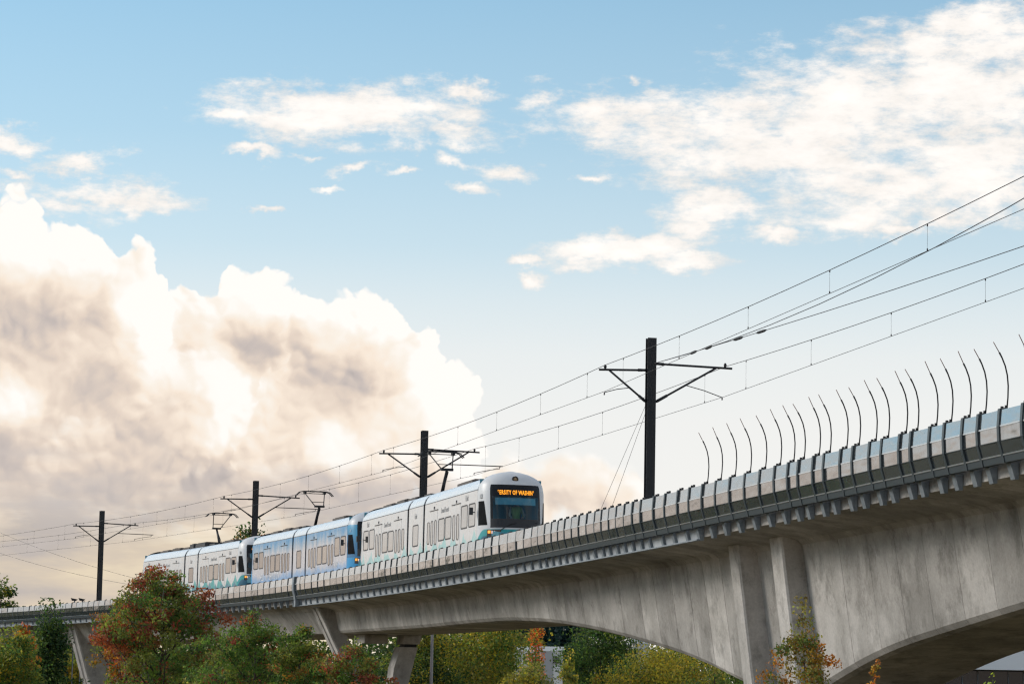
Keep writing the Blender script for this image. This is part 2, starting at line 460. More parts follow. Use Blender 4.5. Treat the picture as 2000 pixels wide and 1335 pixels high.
# ------------------------------------------------------------------ long-span girder
DEPTH = [(-14, 2.55), (-8, 2.7), (-3, 2.95), (2, 3.3), (8, 3.72), (11, 3.98), (13.7, 4.2), (16, 4.42), (19, 4.95), (22.6, 5.6), (26, 5.15), (27.6, 4.84), (31.2, 4.25), (36.1, 3.74), (41.1, 3.29),
         (48.2, 2.84), (55.2, 2.63), (63, 2.60), (71.3, 2.63), (77, 2.62), (89, 2.62), (96, 2.66)]
def depth(s): return smooth_table(DEPTH, s, 2.2)
BOX_C = 1.6                                     # centre of the box below the deck
def section_ring(s, slope=0.13, wt_o=3.60, dep=None):
    """cross-section from the near deck edge round the soffit to the far edge (o, rel)"""
    D = depth(s) if dep is None else dep
    ob = wt_o - slope * (D - 1.5)
    prof = [(5.16, -0.80), (5.18, -1.27), (4.6, -1.35), (4.05, -1.42), (3.78, -1.48), (wt_o + 0.04, -1.60), (wt_o, -1.78), (ob + 0.03, -D + 0.34), (ob - 0.01, -D + 0.16), (ob - 0.11, -D + 0.05), (ob - 0.26, -D)]
    far = [(2 * BOX_C - o, r) for o, r in prof[::-1]]
    far = [(o if o > -1.4 else o - 2.4, r) for o, r in far]
    return prof + far
viaduct = empty('railway_viaduct', at(45, 0, 0) - V(0, 0, ztop(45)))
tag(viaduct, 'haunched concrete box girder viaduct arching over the trees', 'viaduct')
vinv = Matrix.Translation(-viaduct.location)
joints = [-12.0, -9.3, -6.6, -3.9, -1.2, 1.5, 3.3, 5.1, 6.9, 8.65, 10.46, 12.27, 13.98, 15.74, 17.69, 20.3, 24.9, 27.4, 29.1, 30.66, 32.46, 34.36, 36.11, 38.5, 41.0, 43.4, 45.88, 48.46, 51.52, 54.04, 56.71, 59.39, 61.91, 64.73, 67.36,
          70.13, 72.02, 75.2, 78.5, 81.76, 84.54, 87.3, 89.9, 92.45]
def girder_piece(name, s0, s1, parent, ringfn, m, gap=0.014):
    n = max(2, int((s1 - s0) / 0.9) + 1)
    if s1 < 20: gap = 0.007
    rings = []
    for i in range(n + 1):
        s = s0 + gap + (s1 - s0 - 2 * gap) * i / n
        rings.append([vinv_p(parent) @ at(s, o, r_) for o, r_ in ringfn(s)])
    b = MB(); b.loft(rings, True, 0, False, True)
    return b.build(name, m, parent)
def vinv_p(p): return Matrix.Translation(-p.location)
for a, b_ in zip(joints, joints[1:]):
    girder_piece('girder_segment', a, b_, viaduct, section_ring, M_CONC)
# pilasters of the main pier, leaning with the webs down to the ground
for (a, b_) in ((20.38, 21.32), (24.03, 24.84)):
    rings = []
    for r_ in (-1.41, -2.5, -4.0, -5.6):
        oo = 4.17 - 0.13 * (-r_ - 1.5)
        oi = 3.3 - 0.13 * (-r_ - 1.5)
        rings.append([at(a, oi, r_), at(a, oo - 0.05, r_), at(a + 0.05, oo, r_), at(b_ - 0.05, oo, r_), at(b_, oo - 0.05, r_), at(b_, oi, r_)])
    zb = -ztop(22)
    oo = 4.17 - 0.13 * (-zb - 1.5); oi = oo - 0.87
    rings.append([at(a, oi, zb), at(a, oo - 0.05, zb), at(a + 0.05, oo, zb), at(b_ - 0.05, oo, zb), at(b_, oo - 0.05, zb), at(b_, oi, zb)])
    b = MB(); b.loft([[vinv @ p for p in r_] for r_ in rings], True, 0, False, True)
    b.build('pier_pilaster', M_CONC, viaduct)
# pier shaft under the haunch
rings = []
for r_ in (-4.6, -6.5, -ztop(22)):
    oi = 3.32 - 0.13 * (-r_ - 1.5)
    rings.append([vinv @ at(s, o, r_) for s, o in ((20.6, 2 * BOX_C - oi), (20.6, oi), (24.6, oi), (24.6, 2 * BOX_C - oi))])
b = MB(); b.loft(rings, True, 0, False, True); b.build('pier_shaft', M_CONC, viaduct)
# repair strips of lighter mortar and the horizontal lift line in the deep part of the web
M_PATCH = mat('pale_mortar', (0.50, 0.48, 0.455), 0.9, fn=concrete_fn((0.40, 0.39, 0.375), (0.50, 0.485, 0.47), (0.27, 0.26, 0.25)))
def web_at(s, rel, proud=0.0):
    return at(s, 3.60 - 0.13 * (-rel - 1.78) + 0.013 * 0 + proud, rel)
def web_patch(pts, name='mortar_patch', m=None, d=0.006):
    b = MB(); n = len(pts)
    out = [vinv @ web_at(s, r_, d) for s, r_ in pts]; inn = [vinv @ web_at(s, r_, -0.03) for s, r_ in pts]
    b.add(out + inn, [tuple(range(n))] + [tuple(range(2 * n - 1, n - 1, -1))] + [(i, (i + 1) % n, n + (i + 1) % n, n + i) for i in range(n)])
    return b.build(name, m or M_PATCH, viaduct)
M_DAMP = mat('damp_concrete', (0.12, 0.12, 0.115), 0.85, fn=concrete_fn((0.11, 0.11, 0.105), (0.19, 0.185, 0.175), (0.06, 0.06, 0.056)))

# ------------------------------------------------------------------ approach viaduct beyond the expansion joint
approach = empty('railway_viaduct', at(130, 0, 0) - V(0, 0, ztop(130)))
tag(approach, 'shallow concrete box girder viaduct receding at far left behind the maple', 'viaduct')
def approach_ring(s):
    D = 2.64; ob = 3.62; prof = [(5.16, -0.80), (5.18, -1.24), (4.7, -1.30), (4.42, -1.42), (4.3, -1.55), (ob + 0.05, -D + 0.2), (ob - 0.04, -D + 0.06), (ob - 0.2, -D)]
    far = [(2 * BOX_C - o, r) for o, r in prof[::-1]]
    far = [(o if o > -2.0 else o - 2.0, r) for o, r in far]
    return prof + far
aj = [92.95, 96.5, 100.2, 104, 107.8, 111.6, 115.4, 119.2, 123, 126.8, 130.6, 134.4, 138.2, 142, 145.8, 149.6, 153.4, 157.0, 161.4, 165.2, 169, 172.8, 176.6, 180.4, 184.2, 188, 192, 196, 200, 204, 208]
for a, b_ in zip(aj, aj[1:]): girder_piece('girder_segment', a, b_, approach, approach_ring, M_CONC)

def flared_pier(sc, label, o_top, slope, gap=0.22, w=0.85, solid=True):
    """two half piers, flaring up past the girder to the deck; a slot is left between them"""
    root = empty('bridge_pier', at(sc, BOX_C, 0) - V(0, 0, ztop(sc)))
    tag(root, label, 'pier', 'flared piers of the viaduct')
    inv = vinv_p(root); zb = -ztop(sc)
    for side in (-1, 1):
        a = sc + (gap / 2 if side > 0 else -gap / 2 - w); c = a + w
        b = MB(); rings = []
        for r_ in (-1.40, -2.0, -2.8, -4.0, -5.5, zb):
            oo = max(o_top - slope * (-r_ - 1.4), 2.4) if r_ > zb else 2.4
            oi = 2 * BOX_C - oo if solid else oo - 0.75
            rings.append([inv @ at(a, oi, r_), inv @ at(a, oo, r_), inv @ at(c, oo, r_), inv @ at(c, oi, r_)])
        b.loft(rings, True, 0, False, True)
        b.build('pier_half', M_CONC, root)
        lip = MB()
        for r0, r1 in ((-1.42, -2.7), (-2.7, -5.0)):
            o0 = o_top - slope * (-r0 - 1.4); o1 = o_top - slope * (-r1 - 1.4)
            lip.hexa([inv @ at(a + 0.1, o1 - 0.05, r1), inv @ at(c - 0.1, o1 - 0.05, r1), inv @ at(c - 0.1, o1 + 0.05, r1), inv @ at(a + 0.1, o1 + 0.05, r1),
                      inv @ at(a + 0.1, o0 - 0.05, r0), inv @ at(c - 0.1, o0 - 0.05, r0), inv @ at(c - 0.1, o0 + 0.05, r0), inv @ at(a + 0.1, o0 + 0.05, r0)])
        lip.build('edge_rib', M_CONC, root)
    return root
flared_pier(93.0, 'flared concrete pier under the expansion joint of the viaduct', 4.42, 0.50, solid=False)
pr = flared_pier(160.2, 'slanting concrete pier beside the dark tree at far left', 4.52, 0.31)
# bearing block and leg seen under the girder behind the red bush
leg = empty('pier_leg', at(90.2, 0.4, 0) - V(0, 0, ztop(90.2)))
tag(leg, 'pale tapered pier leg with bearing block below the girder', 'pier')
li = vinv_p(leg)
b = MB(); b.loft([[li @ at(s, o, r_) for s, o in ((89.2, o1), (89.2, o0), (90.6, o0), (90.6, o1))] for r_, o0, o1 in ((-3.20, 1.0, 0.18), (-4.2, 1.3, 0.42), (-6.0, 1.45, 0.85), (-ztop(90), 1.6, 1.0))], True, 0, False, True)
b.build('leg_shaft', M_CONC, leg)
b = MB(); b.loft([[li @ at(s, o, r_) for s, o in ((89.1, o1), (89.1, o0), (90.7, o0), (90.7, o1))] for r_, o0, o1 in ((-2.63, 0.85, 0.0), (-3.06, 0.9, 0.12))], True, 0, False, True)
b.build('bearing_block', M_CONC, leg)
b = MB(); b.loft([[li @ at(s, o, r_) for s, o in ((89.3, 0.22), (89.3, 0.8), (90.5, 0.8), (90.5, 0.22))] for r_ in (-3.06, -3.20)], True, 0, False, True)
b.build('bearing_pad', M_BLACK, leg)
b = MB(); b.loft([[li @ at(s, o, r_) for s, o in ((89.3, 1.6), (89.3, 2.7), (91.5, 2.7), (91.5, 1.6))] for r_ in (-2.64, -3.05)], True, 0, False, True)
b.build('cross_beam', M_CONC_DARK, leg)

# ------------------------------------------------------------------ track: rails and plinths
def strip(name, s0, s1, o0, o1, r0, r1, m, parent, step=4.0):
    inv = vinv_p(parent); n = max(1, int(round((s1 - s0) / step)))
    rings = [[inv @ at(s0 + (s1 - s0) * i / n, o, r_) for o, r_ in ((o0, r0), (o1, r0), (o1, r1), (o0, r1))] for i in range(n + 1)]
    b = MB(); b.loft(rings, True, 0, False, True)
    return b.build(name, m, parent)
M_RAIL = mat('rail_steel', (0.16, 0.11, 0.08), 0.45, 0.7)
for root, s0, s1 in ((viaduct, -12, 92.4), (approach, 93.0, 208)):
    for tr in (2.1, -2.1):
        strip('track_plinth', s0, s1, tr - 1.15, tr + 1.15, -0.796, -0.66, M_CONC_DARK, root)
        for q in (-0.72, 0.72):
            strip('rail', s0, s1, tr + q - 0.035, tr + q + 0.035, -0.655, -0.50, M_RAIL, root)
    strip('far_kerb', s0, s1, -4.6, -4.35, -0.796, -0.1, M_CONC_DARK, root)

# ------------------------------------------------------------------ parapet barrier
PROF = [(5.570, 0.0), (5.597, -0.33), (5.585, -0.62), (5.505, -0.895), (5.475, -1.04)]
def prof_o(rel):
    for (o0, r0), (o1, r1) in zip(PROF, PROF[1:]):
        if rel >= r1: return o0 + (o1 - o0) * (rel - r0) / (r1 - r0)
    return PROF[-1][0]
posts_r = [-11.5, -10.4, -9.3, -8.2, -7.1, -6.0, -4.9, -3.8, -2.7, -1.6, -0.5, 0.5, 1.4, 2.27, 3.35, 4.38, 5.16, 6.1, 6.88, 7.91, 8.55, 9.58, 10.31, 11.34, 12.12, 13.2, 13.93, 14.96, 15.69, 16.67, 17.79, 18.96, 20.18, 21.36, 22.53, 23.7, 24.77, 25.99, 27.11, 28.42, 29.3, 30.22, 31.1, 31.93, 32.8, 33.58, 34.56, 35.53, 36.4, 37.33, 38.2, 39.08, 40.0, 40.92, 41.8, 42.97, 44.13, 45.4, 46.76, 48.02, 49.33, 50.74, 52.05, 53.41, 54.67, 56.03, 57.39, 58.66, 60.02, 61.47, 62.79, 63.86, 65.17, 66.29, 67.6, 68.91, 70.32, 71.63, 73.09, 74.65, 76.26, 77.77, 79.28, 80.88, 82.54, 84.25, 85.96, 87.66, 89.47, 90.79, 92.15]
posts_l = [92.75, 94.31, 96.07, 97.84, 99.55, 101.27, 102.99, 104.76, 106.57, 108.25, 109.97, 111.75, 113.53, 115.35, 117.14] + [117.14 + 27.13 * i / 16 for i in range(1, 16)] + \
          [144.27, 145.74, 147.27, 148.85, 150.27, 151.86, 153.35, 154.94, 156.27, 157.82, 159.16, 160.66, 162.0, 163.31, 164.77, 166.02, 167.38, 168.79, 170.21, 171.48, 172.9, 174.33] + [174.33 + 1.45 * i for i in range(1, 20)]
def barrier(posts, label, infill, whips):
    root = empty('parapet_barrier', at((posts[0] + posts[-1]) / 2, 5.5, -1.0))
    tag(root, label, 'barrier')
    inv = vinv_p(root)
    rnd = random.Random(int(posts[-1]))
    def pan(name, s0, s1, r0, r1, m, inset=0.0, th=0.025):
        jit = rnd.uniform(-0.014, 0.014); jit2 = -jit if name.endswith('panel') else jit
        a0, a1 = prof_o(r0) + inset, prof_o(r1) + inset
        b = MB()
        if not name.endswith('panel'): jit = jit2 = 0.0
        b.hexa([inv @ at(s0, a1 - th, r1), inv @ at(s1, a1 - th, r1), inv @ at(s1, a1 + jit, r1), inv @ at(s0, a1 + jit2, r1),
                inv @ at(s0, a0 - th, r0), inv @ at(s1, a0 - th, r0), inv @ at(s1, a0 + jit, r0), inv @ at(s0, a0 + jit2, r0)])
        return b.build(name, m, root)
    for i, (a, c) in enumerate(zip(posts, posts[1:])):
        ed_ = 0.055 if a < 29 else 0.036; e0, e1 = a + ed_, c - ed_
        pan('upper_panel', e0, e1, -0.012, -0.315, M_PANEL)
        pan('middle_panel', e0, e1, -0.345, -0.615, M_PANEL)
        pan('lower_panel', e0, e1, -0.635, -0.875, M_LOWPANEL)
        pan('middle_rail', e0, e1, -0.317, -0.343, M_RAILWHITE, 0.012, 0.05)
        pan('lower_rail', e0, e1, -0.617, -0.633, M_SLATE, 0.012, 0.05)
        pan('pale_rail', e0, e1, -0.880, -0.903, M_RAILWHITE, 0.03, 0.06)  # pale colour carries the light caught along the rail's top face
        pan('edge_beam', e0 - 0.05, e1 + 0.05, -0.906, -1.04, M_SLATE, 0.015, 0.12)
        if any(lo <= a <= hi for lo, hi in infill):
            b = MB(); m0, m1 = a + 0.13, c + 0.03
            b.hexa([inv @ at(m0, 5.20, -1.30), inv @ at(m1, 5.20, -1.30), inv @ at(m1, 5.225, -1.30), inv @ at(m0, 5.225, -1.30),
                    inv @ at(m0, 5.255, -1.045), inv @ at(m1, 5.255, -1.045), inv @ at(m1, 5.28, -1.045), inv @ at(m0, 5.28, -1.045)])
            b.build('infill_plate', M_INFILL, root)
            b = MB(); b.hexa([inv @ at(a, 5.24, -1.36), inv @ at(c, 5.24, -1.36), inv @ at(c, 5.37, -1.36), inv @ at(a, 5.37, -1.36),
                              inv @ at(a, 5.24, -1.325), inv @ at(c, 5.24, -1.325), inv @ at(c, 5.37, -1.325), inv @ at(a, 5.37, -1.325)])
            b.build('bottom_rail', M_GALV, root)
    for s in posts:
        b = MB(); rings = []; hw, pd = (0.05, 0.03) if s < 30 else (0.032, 0.016); cs = 1.0 if s < 40 else 0.5
        for r_ in (0.015, -0.165, -0.33, -0.475, -0.62, -0.76, -0.895, -1.05):
            o = prof_o(min(r_, 0)) ; rings.append([inv @ at(s - hw, o - 0.11, r_), inv @ at(s - hw, o + pd, r_), inv @ at(s + hw, o + pd, r_), inv @ at(s + hw, o - 0.11, r_)])
        b.loft(rings, True, 0, False, True); b.build('post', M_SLATE, root)
        b = MB()
        for q in (-0.10, 0.10):
            b.hexa([inv @ at(s + u + q, o, r_) for r_ in (0.016, 0.02 + 0.055 * cs) for u, o in ((-0.022, 5.46), (0.022, 5.46), (0.022, 5.51), (-0.022, 5.51))])
        b.hexa([inv @ at(s + u, o, r_) for r_ in (0.012, 0.028) for u, o in ((-0.12, 5.46), (0.12, 5.46), (0.12, 5.53), (-0.12, 5.53))])
        b.build('clip', M_BLACK, root)
        sb = s + 0.06
        b = MB(); b.hexa([inv @ at(sb + u, o, -1.36) for u, o in ((-0.10, 5.19), (0.10, 5.19), (0.10, 5.275), (-0.10, 5.275))] + [inv @ at(sb + u, o, -1.042) for u, o in ((-0.10, 5.19), (0.10, 5.19), (0.10, 5.37), (-0.10, 5.37))])
        b.build('mounting_bracket', M_GALV, root)
        for q in range(3):
            pass
        if whips and s <= 22.6:
            b = MB(); ws = s - 0.16
            pts = [(5.50, -0.02), (5.475, 0.22), (5.465, 0.45), (5.48, 0.66), (5.52, 0.84), (5.585, 1.0), (5.64, 1.10)]
            lean = rnd.uniform(-0.02, 0.02)
            pp = [inv @ at(ws, o + lean * max(r_, 0) ** 1.5, r_) for o, r_ in pts]
            b.tube(pp, [0.016] * 6 + [0.020], 6); wr = b.build('whip_rod', M_BLACK, root)
            b = MB(); p1 = inv @ at(ws, 5.76 + lean * 1.5, 1.32 + rnd.uniform(-0.03, 0.03)); b.tube([pp[-1], p1], 0.009, 5); b.build('rod_tip', M_ROD, wr)
    return root
def infill_fn(w, bs, nt):
    tc = w.new('ShaderNodeTexCoord').outputs['Object']; oi = w.new('ShaderNodeObjectInfo')
    n = w.noise(w.v('MULTIPLY', tc, (7, 7, 1.5)), 1, 4, 0.65)
    k = w.m('ADD', w.m('MULTIPLY', n, 0.5), w.m('MULTIPLY', oi.outputs['Random'], 0.35))
    w.put(bs.inputs['Base Color'], w.mix(w.remap(k, 0.2, 0.7), (0.34, 0.36, 0.385), (0.52, 0.54, 0.56)))
M_INFILL = mat('infill_plate', (0.42, 0.44, 0.47), 0.6, 0.1, fn=infill_fn)
barrier(posts_r, 'long curved barrier of polished panels along the haunched viaduct', [(23.0, 92.0)], True)
barrier(posts_l, 'distant curved barrier of polished panels left of the expansion joint', [(146.0, 205.0)], False)
b = MB(); jc = at(92.45, 5.5, -0.5); ji = Matrix.Translation(-jc)
b.loft([[ji @ at(s, prof_o(min(r_, 0)) + q, r_) for s, q in ((92.22, -0.1), (92.22, 0.07), (92.68, 0.07), (92.68, -0.1))] for r_ in (0.02, -0.33, -0.62, -0.9, -1.10, -1.38)], True, 0, False, True)
jo = b.build('joint_cover', M_GALV); jo.location = jc
tag(jo, 'grey steel cover plate over the joint between the barriers', 'cover plate')

# ------------------------------------------------------------------ overhead line: masts
POLES = [6.4, 48.45, 89.6, 131.3, 169.0, 206.5]
NEAR_O = {6.4: 2.3, 48.45: 1.62, 89.6: 1.95, 131.3: 1.95, 169.0: 1.9, 206.5: 1.9}
FAR_O = {6.4: -2.2, 48.45: -2.66, 89.6: -2.45, 131.3: -2.5, 169.0: -2.5, 206.5: -2.5}
MAST_LABEL = {48.45: 'tallest black overhead line mast, beside the curved whip rods', 89.6: 'black overhead line mast behind the leading white train car',
              131.3: 'black overhead line mast behind the blue train car', 169.0: 'black overhead line mast at far left, left of the train', 206.5: 'overhead line mast with its arm tip at the left edge',
              6.4: 'overhead line mast past the right edge'}
def mast(s):
    near_r, far_r = 5.93, 6.17
    root = empty('overhead_line_mast', at(s, 0, -0.78)); tag(root, MAST_LABEL[s], 'mast', 'masts along the viaduct')
    inv = vinv_p(root)
    P = lambda o, r_, ds=0.0: inv @ at(s + ds, o, r_)
    c, t, n = frame(s)
    b = MB(); h = 0.155
    # H-section: two flanges and a web
    def bar(o0, o1, d0, d1, r0, r1):
        b.hexa([P(o, r_, d) for r_ in (r0, r1) for o, d in ((o0, d0), (o0, d1), (o1, d1), (o1, d0))])
    bar(-h, h, -h, -h + 0.025, -0.76, 7.05); bar(-h, h, h - 0.025, h, -0.76, 7.05); bar(-0.012, 0.012, -h + 0.026, h - 0.026, -0.76, 7.03)
    b.build('mast_shaft', M_BLACK, root)
    b = MB(); b.box((-0.32, -0.32, 0.0), (0.32, 0.32, 0.05)); pl = b.build('base_plate', M_BLACK, root)
    on, of_ = NEAR_O[s] + 0.22, FAR_O[s] - 0.25
    for side, tip, ar, ao in ((1, on, near_r, NEAR_O[s]), (-1, of_, far_r, FAR_O[s])):
        b = MB(); b.tube([P(side * h, ar), P(tip, ar - 0.05)], 0.038, 8)
        arm = b.build('cantilever_arm', M_BLACK, root)
        b = MB(); b.tube([P(side * h, ar), P(side * (h + 0.08), ar), P(side * (h + 0.3), ar - 0.005)], [0.06, 0.045, 0.055], 8); b.build('insulator', M_BLACK, arm)
        b = MB(); b.tube([P(ao, ar - 0.03), P(ao, ar + 0.06), P(ao, ar + 0.13)], [0.03, 0.055, 0.03], 8); b.build('saddle', M_BLACK, arm)
        bo = tip * 0.80
        b = MB(); b.tube([P(side * h, 4.83), P(bo, ar - 0.06)], 0.036, 8); br = b.build('brace', M_BLACK, root)
        q0, q1 = V(*P(side * h, 4.83)), V(*P(bo, ar - 0.06))
        b = MB(); b.tube([q0, q0.lerp(q1, 0.04), q0.lerp(q1, 0.2)], [0.03, 0.055, 0.05], 8); b.build('insulator', M_BLACK, br)
        bp = lambda k: q0.lerp(q1, k)
        if side > 0 or s == 48.45:
            k = 0.45 if side > 0 else 0.5
            p0 = bp(k); p1 = P(ao + (0.02 if side > 0 else 0.1), 5.10)
            b = MB(); b.tube([p0, V(*p0).lerp(p1, 0.5) + V(0, 0, 0.03), p1], 0.016, 6); b.tube([p1, V(*p1) + V(0, 0, -0.09)], 0.025, 6); b.build('steady_arm', M_BLACK, root)
        else:
            p0 = bp(0.52); p1 = P(FAR_O[s] - 1.4, 5.50)
            b = MB(); b.tube([p0, p1], 0.026, 6)
            p2 = P(FAR_O[s] - 1.25, 5.50); p3 = P(FAR_O[s] - 1.25, 5.38); p4 = P(FAR_O[s], 5.13)
            b.tube([p2, p3], 0.018, 6); b.tube([p3, V(*p3).lerp(V(*p4), 0.45) + V(0, 0, 0.02), p4], 0.016, 6); b.tube([p4, V(*p4) + V(0, 0, -0.08)], 0.025, 6)
            b.build('registration_arm', M_BLACK, root)
    return root
for s in POLES: mast(s)

# ------------------------------------------------------------------ overhead line: wires with droppers
def wire_pts(offs, rels, sag, seg=12):
    out = []
    for a, c in zip(POLES, POLES[1:]):
        p, q = at(a, offs[a], rels[a]), at(c, offs[c], rels[c])
        for i in range(seg):
            k = i / seg
            out.append(p.lerp(q, k) - V(0, 0, 4 * sag * k * (1 - k)))
    out.append(at(POLES[-1], offs[POLES[-1]], rels[POLES[-1]]))
    return out
def wire(name, pts, r, label, cat='wire', group=None, n=5):
    root = pts[len(pts) // 2].copy(); b = MB()
    b.tube([p - root for p in pts], r, n); o = b.build(name, M_WIRE, None); o.location = root
    return tag(o, label, cat, group)
CON_R = {6.4: 5.26, 48.45: 5.14, 89.6: 5.02, 131.3: 5.02, 169.0: 5.0, 206.5: 5.0}
NMR = {s_: 6.05 for s_ in POLES}
FMR = {6.4: 5.98, 48.45: 6.18, 89.6: 6.29, 131.3: 6.29, 169.0: 6.29, 206.5: 6.29}
for offs, nm, mr in ((NEAR_O, 'near', NMR), (FAR_O, 'far', FMR)):
    mp = wire_pts(offs, mr, 0.22); cp = wire_pts(offs, CON_R, 0.0)
    w1 = wire('messenger_wire', mp, 0.011, 'upper catenary wire carried on the %s arms of the masts' % ('left' if nm == 'near' else 'right'))
    wire('contact_wire', cp, 0.0085, 'straight contact wire under the %s arms of the masts' % ('left' if nm == 'near' else 'right'))
    for j, (a, c) in enumerate(zip(POLES, POLES[1:])):
        for k in (0.06, 0.23, 0.41, 0.59, 0.77, 0.94):
            p = at(a, offs[a], mr[a]).lerp(at(c, offs[c], mr[c]), k) - V(0, 0, 4 * 0.22 * k * (1 - k)); q = at(a, offs[a], CON_R[a]).lerp(at(c, offs[c], CON_R[c]), k)
            b = MB(); b.tube([p - w1.location, q - w1.location], 0.0035, 4); b.tube([q - w1.location + V(0, 0, 0.06), q - w1.location], 0.018, 5); b.tube([p - w1.location, p - w1.location - V(0, 0, 0.06)], 0.018, 5)
            b.build('dropper', M_WIRE, w1)
# two wires anchored on the tallest mast
pa = at(48.2, -0.05, 6.15)
for lab, q, col_ in (('anchored wire crossing the contact wire right of the tallest mast', at(6.4, 2.2, 5.74), 2.0), ('lower anchored wire running right from the tallest mast', at(6.4, -2.2, 6.1), 0.6)):
    d = q - pa
    o = wire('anchored_wire', [pa + d * (i / 8) - V(0, 0, col_ * (i / 8) * (1 - i / 8)) for i in range(9)], 0.012, lab, group=None)
    for k in ((0.14, 0.19) if col_ > 1 else (0.20, 0.25)):
        b = MB(); c0 = pa + d * k - V(0, 0, col_ * k * (1 - k)) - o.location; u = d.normalized()
        b.tube([c0 - u * 0.45, c0 - u * 0.25, c0 + u * 0.25, c0 + u * 0.45], [0.015, 0.045, 0.045, 0.015], 7); b.build('insulator', M_BLACK, o)
for lab, sa, ra in (('steep left guy cable below the tallest mast', 59.5, 5.05), ('right one of two guy cables below the tallest mast', 57.0, 4.85)):
    wire('guy_cable', [at(48.6, 0.0, ra), at(sa, 0.0, -0.6)], 0.007, lab, 'cable', 'guy cables of the tallest mast')
for lab, p, q in (('upper thin power line slanting down behind the far left mast', place(-60, 1012, 420), place(330, 1145, 330)), ('lower thin power line slanting down at far left', place(-60, 1058, 420), place(330, 1152, 330))):
    wire('power_line', [p.lerp(q, i / 10) - V(0, 0, 3.0 * (i / 10) * (1 - i / 10)) for i in range(11)], 0.017, lab, 'power line', 'power lines at far left')

# ------------------------------------------------------------------ train
def livery_fn(kind):
    def fn(w, bs, nt):
        tc = w.new('ShaderNodeTexCoord').outputs['Object']
        x, y, z = w.sep(tc)
        px = w.xyz(x, 0.0, 0.0)
        grime = w.noise(w.v('MULTIPLY', tc, (1.5, 1.5, 0.5)), 1, 4, 0.6)
        pk = w.m('PINGPONG', w.m('ADD', x, w.m('MULTIPLY', w.noise(px, 0.5, 2), 3.0)), 1.0)
        pk2 = w.m('PINGPONG', w.m('ADD', w.m('MULTIPLY', x, 0.83), w.m('ADD', 7.3, w.m('MULTIPLY', w.noise(px, 0.9, 2), 2.0))), 0.7)
        amp = w.noise(px, 0.33, 2)
        l1 = w.m('ADD', 0.86, w.m('MULTIPLY', w.m('POWER', pk, 1.3), w.m('MULTIPLY', amp, 1.35)))
        l2 = w.m('ADD', 0.72, w.m('MULTIPLY', w.m('POWER', pk2, 1.2), w.m('MULTIPLY', amp, 1.35)))
        edge = lambda line: w.remap(w.m('SUBTRACT', line, z), 0.0, 0.05, 0, 1)
        white = w.mix(w.remap(grime, 0.3, 0.7), (0.64, 0.625, 0.62), (0.72, 0.705, 0.70))
        if kind == 'blue':
            up = w.remap(w.m('ADD', z, w.m('MULTIPLY', w.m('SUBTRACT', grime, 0.5), 0.9)), 0.6, 3.0)
            c = w.ramp(up, [(0.0, (0.10, 0.30, 0.62)), (0.16, (0.22, 0.40, 0.64)), (0.28, (0.56, 0.55, 0.59)), (0.66, (0.60, 0.57, 0.585)), (0.84, (0.26, 0.40, 0.54)), (0.95, (0.07, 0.29, 0.53)), (1.0, (0.07, 0.29, 0.53))])
        else:
            a = 0.85 if kind == 'pale' else 0.97
            c = w.mix(w.m('MULTIPLY', edge(l1), a), white, (0.30, 0.60, 0.60) if kind == 'pale' else (0.02, 0.36, 0.36))
            c = w.mix(w.m('MULTIPLY', edge(l2), a), c, (0.16, 0.48, 0.50) if kind == 'pale' else (0.02, 0.20, 0.28))
            c = w.mix(w.m('MULTIPLY', w.remap(w.m('SUBTRACT', w.m('MULTIPLY', l2, 0.86), z), 0.0, 0.06), 0.7), c, (0.46, 0.44, 0.41) if kind == 'pale' else (0.10, 0.16, 0.24))
        line = w.m('MULTIPLY', w.m('GREATER_THAN', z, 2.965), w.m('LESS_THAN', z, 3.005))
        c = w.mix(line, c, (0.02, 0.022, 0.03))
        c = w.mix(w.m('GREATER_THAN', z, 3.005), c, (0.70, 0.74, 0.78))  # pale blue of the roof is the sky's reflection put into the colour
        w.put(bs.inputs['Base Color'], c)
        w.put(bs.inputs['Roughness'], w.remap(grime, 0.3, 0.7, 0.22, 0.38))
    return fn
def cab_fn(kind):
    def fn(w, bs, nt):
        tc = w.new('ShaderNodeTexCoord').outputs['Object']
        x, y, z = w.sep(tc)
        grime = w.noise(tc, 1.2, 3, 0.5)
        white = w.mix(w.remap(grime, 0.3, 0.7), (0.62, 0.62, 0.63), (0.70, 0.70, 0.71))
        wave = w.m('ADD', w.m('MULTIPLY', w.remap(x, 0.0, 0.8, 0, 1, True), 0.36), 1.10)
        if kind == 'blue':
            c = w.mix(w.remap(z, 1.42, 1.46), (0.015, 0.30, 0.62), (0.02, 0.17, 0.36))
            c = w.mix(w.remap(w.m('ADD', z, w.m('MULTIPLY', x, 0.5)), 2.5, 2.9), c, (0.03, 0.30, 0.52))
            c = w.mix(w.m('GREATER_THAN', z, 2.99), c, (0.55, 0.57, 0.60))
        else:
            c = w.mix(w.remap(w.m('SUBTRACT', wave, z), 0.0, 0.04), white, (0.02, 0.33, 0.35))
            c = w.mix(w.remap(w.m('SUBTRACT', w.m('SUBTRACT', wave, 0.25), z), 0.0, 0.04), c, (0.015, 0.12, 0.20))
        w.put(bs.inputs['Base Color'], c)
    return fn
M_BODY = {k: mat('body_' + k, rough=0.3, fn=livery_fn(k)) for k in ('pale', 'teal', 'blue')}
M_CAB = {k: mat('cab_' + k, rough=0.42, fn=cab_fn(k)) for k in ('pale', 'blue')}
M_GLASSWIN = mat('side_glass', (0.34, 0.33, 0.32), 0.05, 0.85)
M_CABGLASS = mat('dark_glass', (0.012, 0.014, 0.017), 0.05, 0.0, 0.8)
M_FRIT = mat('screen_border', (0.012, 0.013, 0.016), 0.35, 0.0, 0.2)
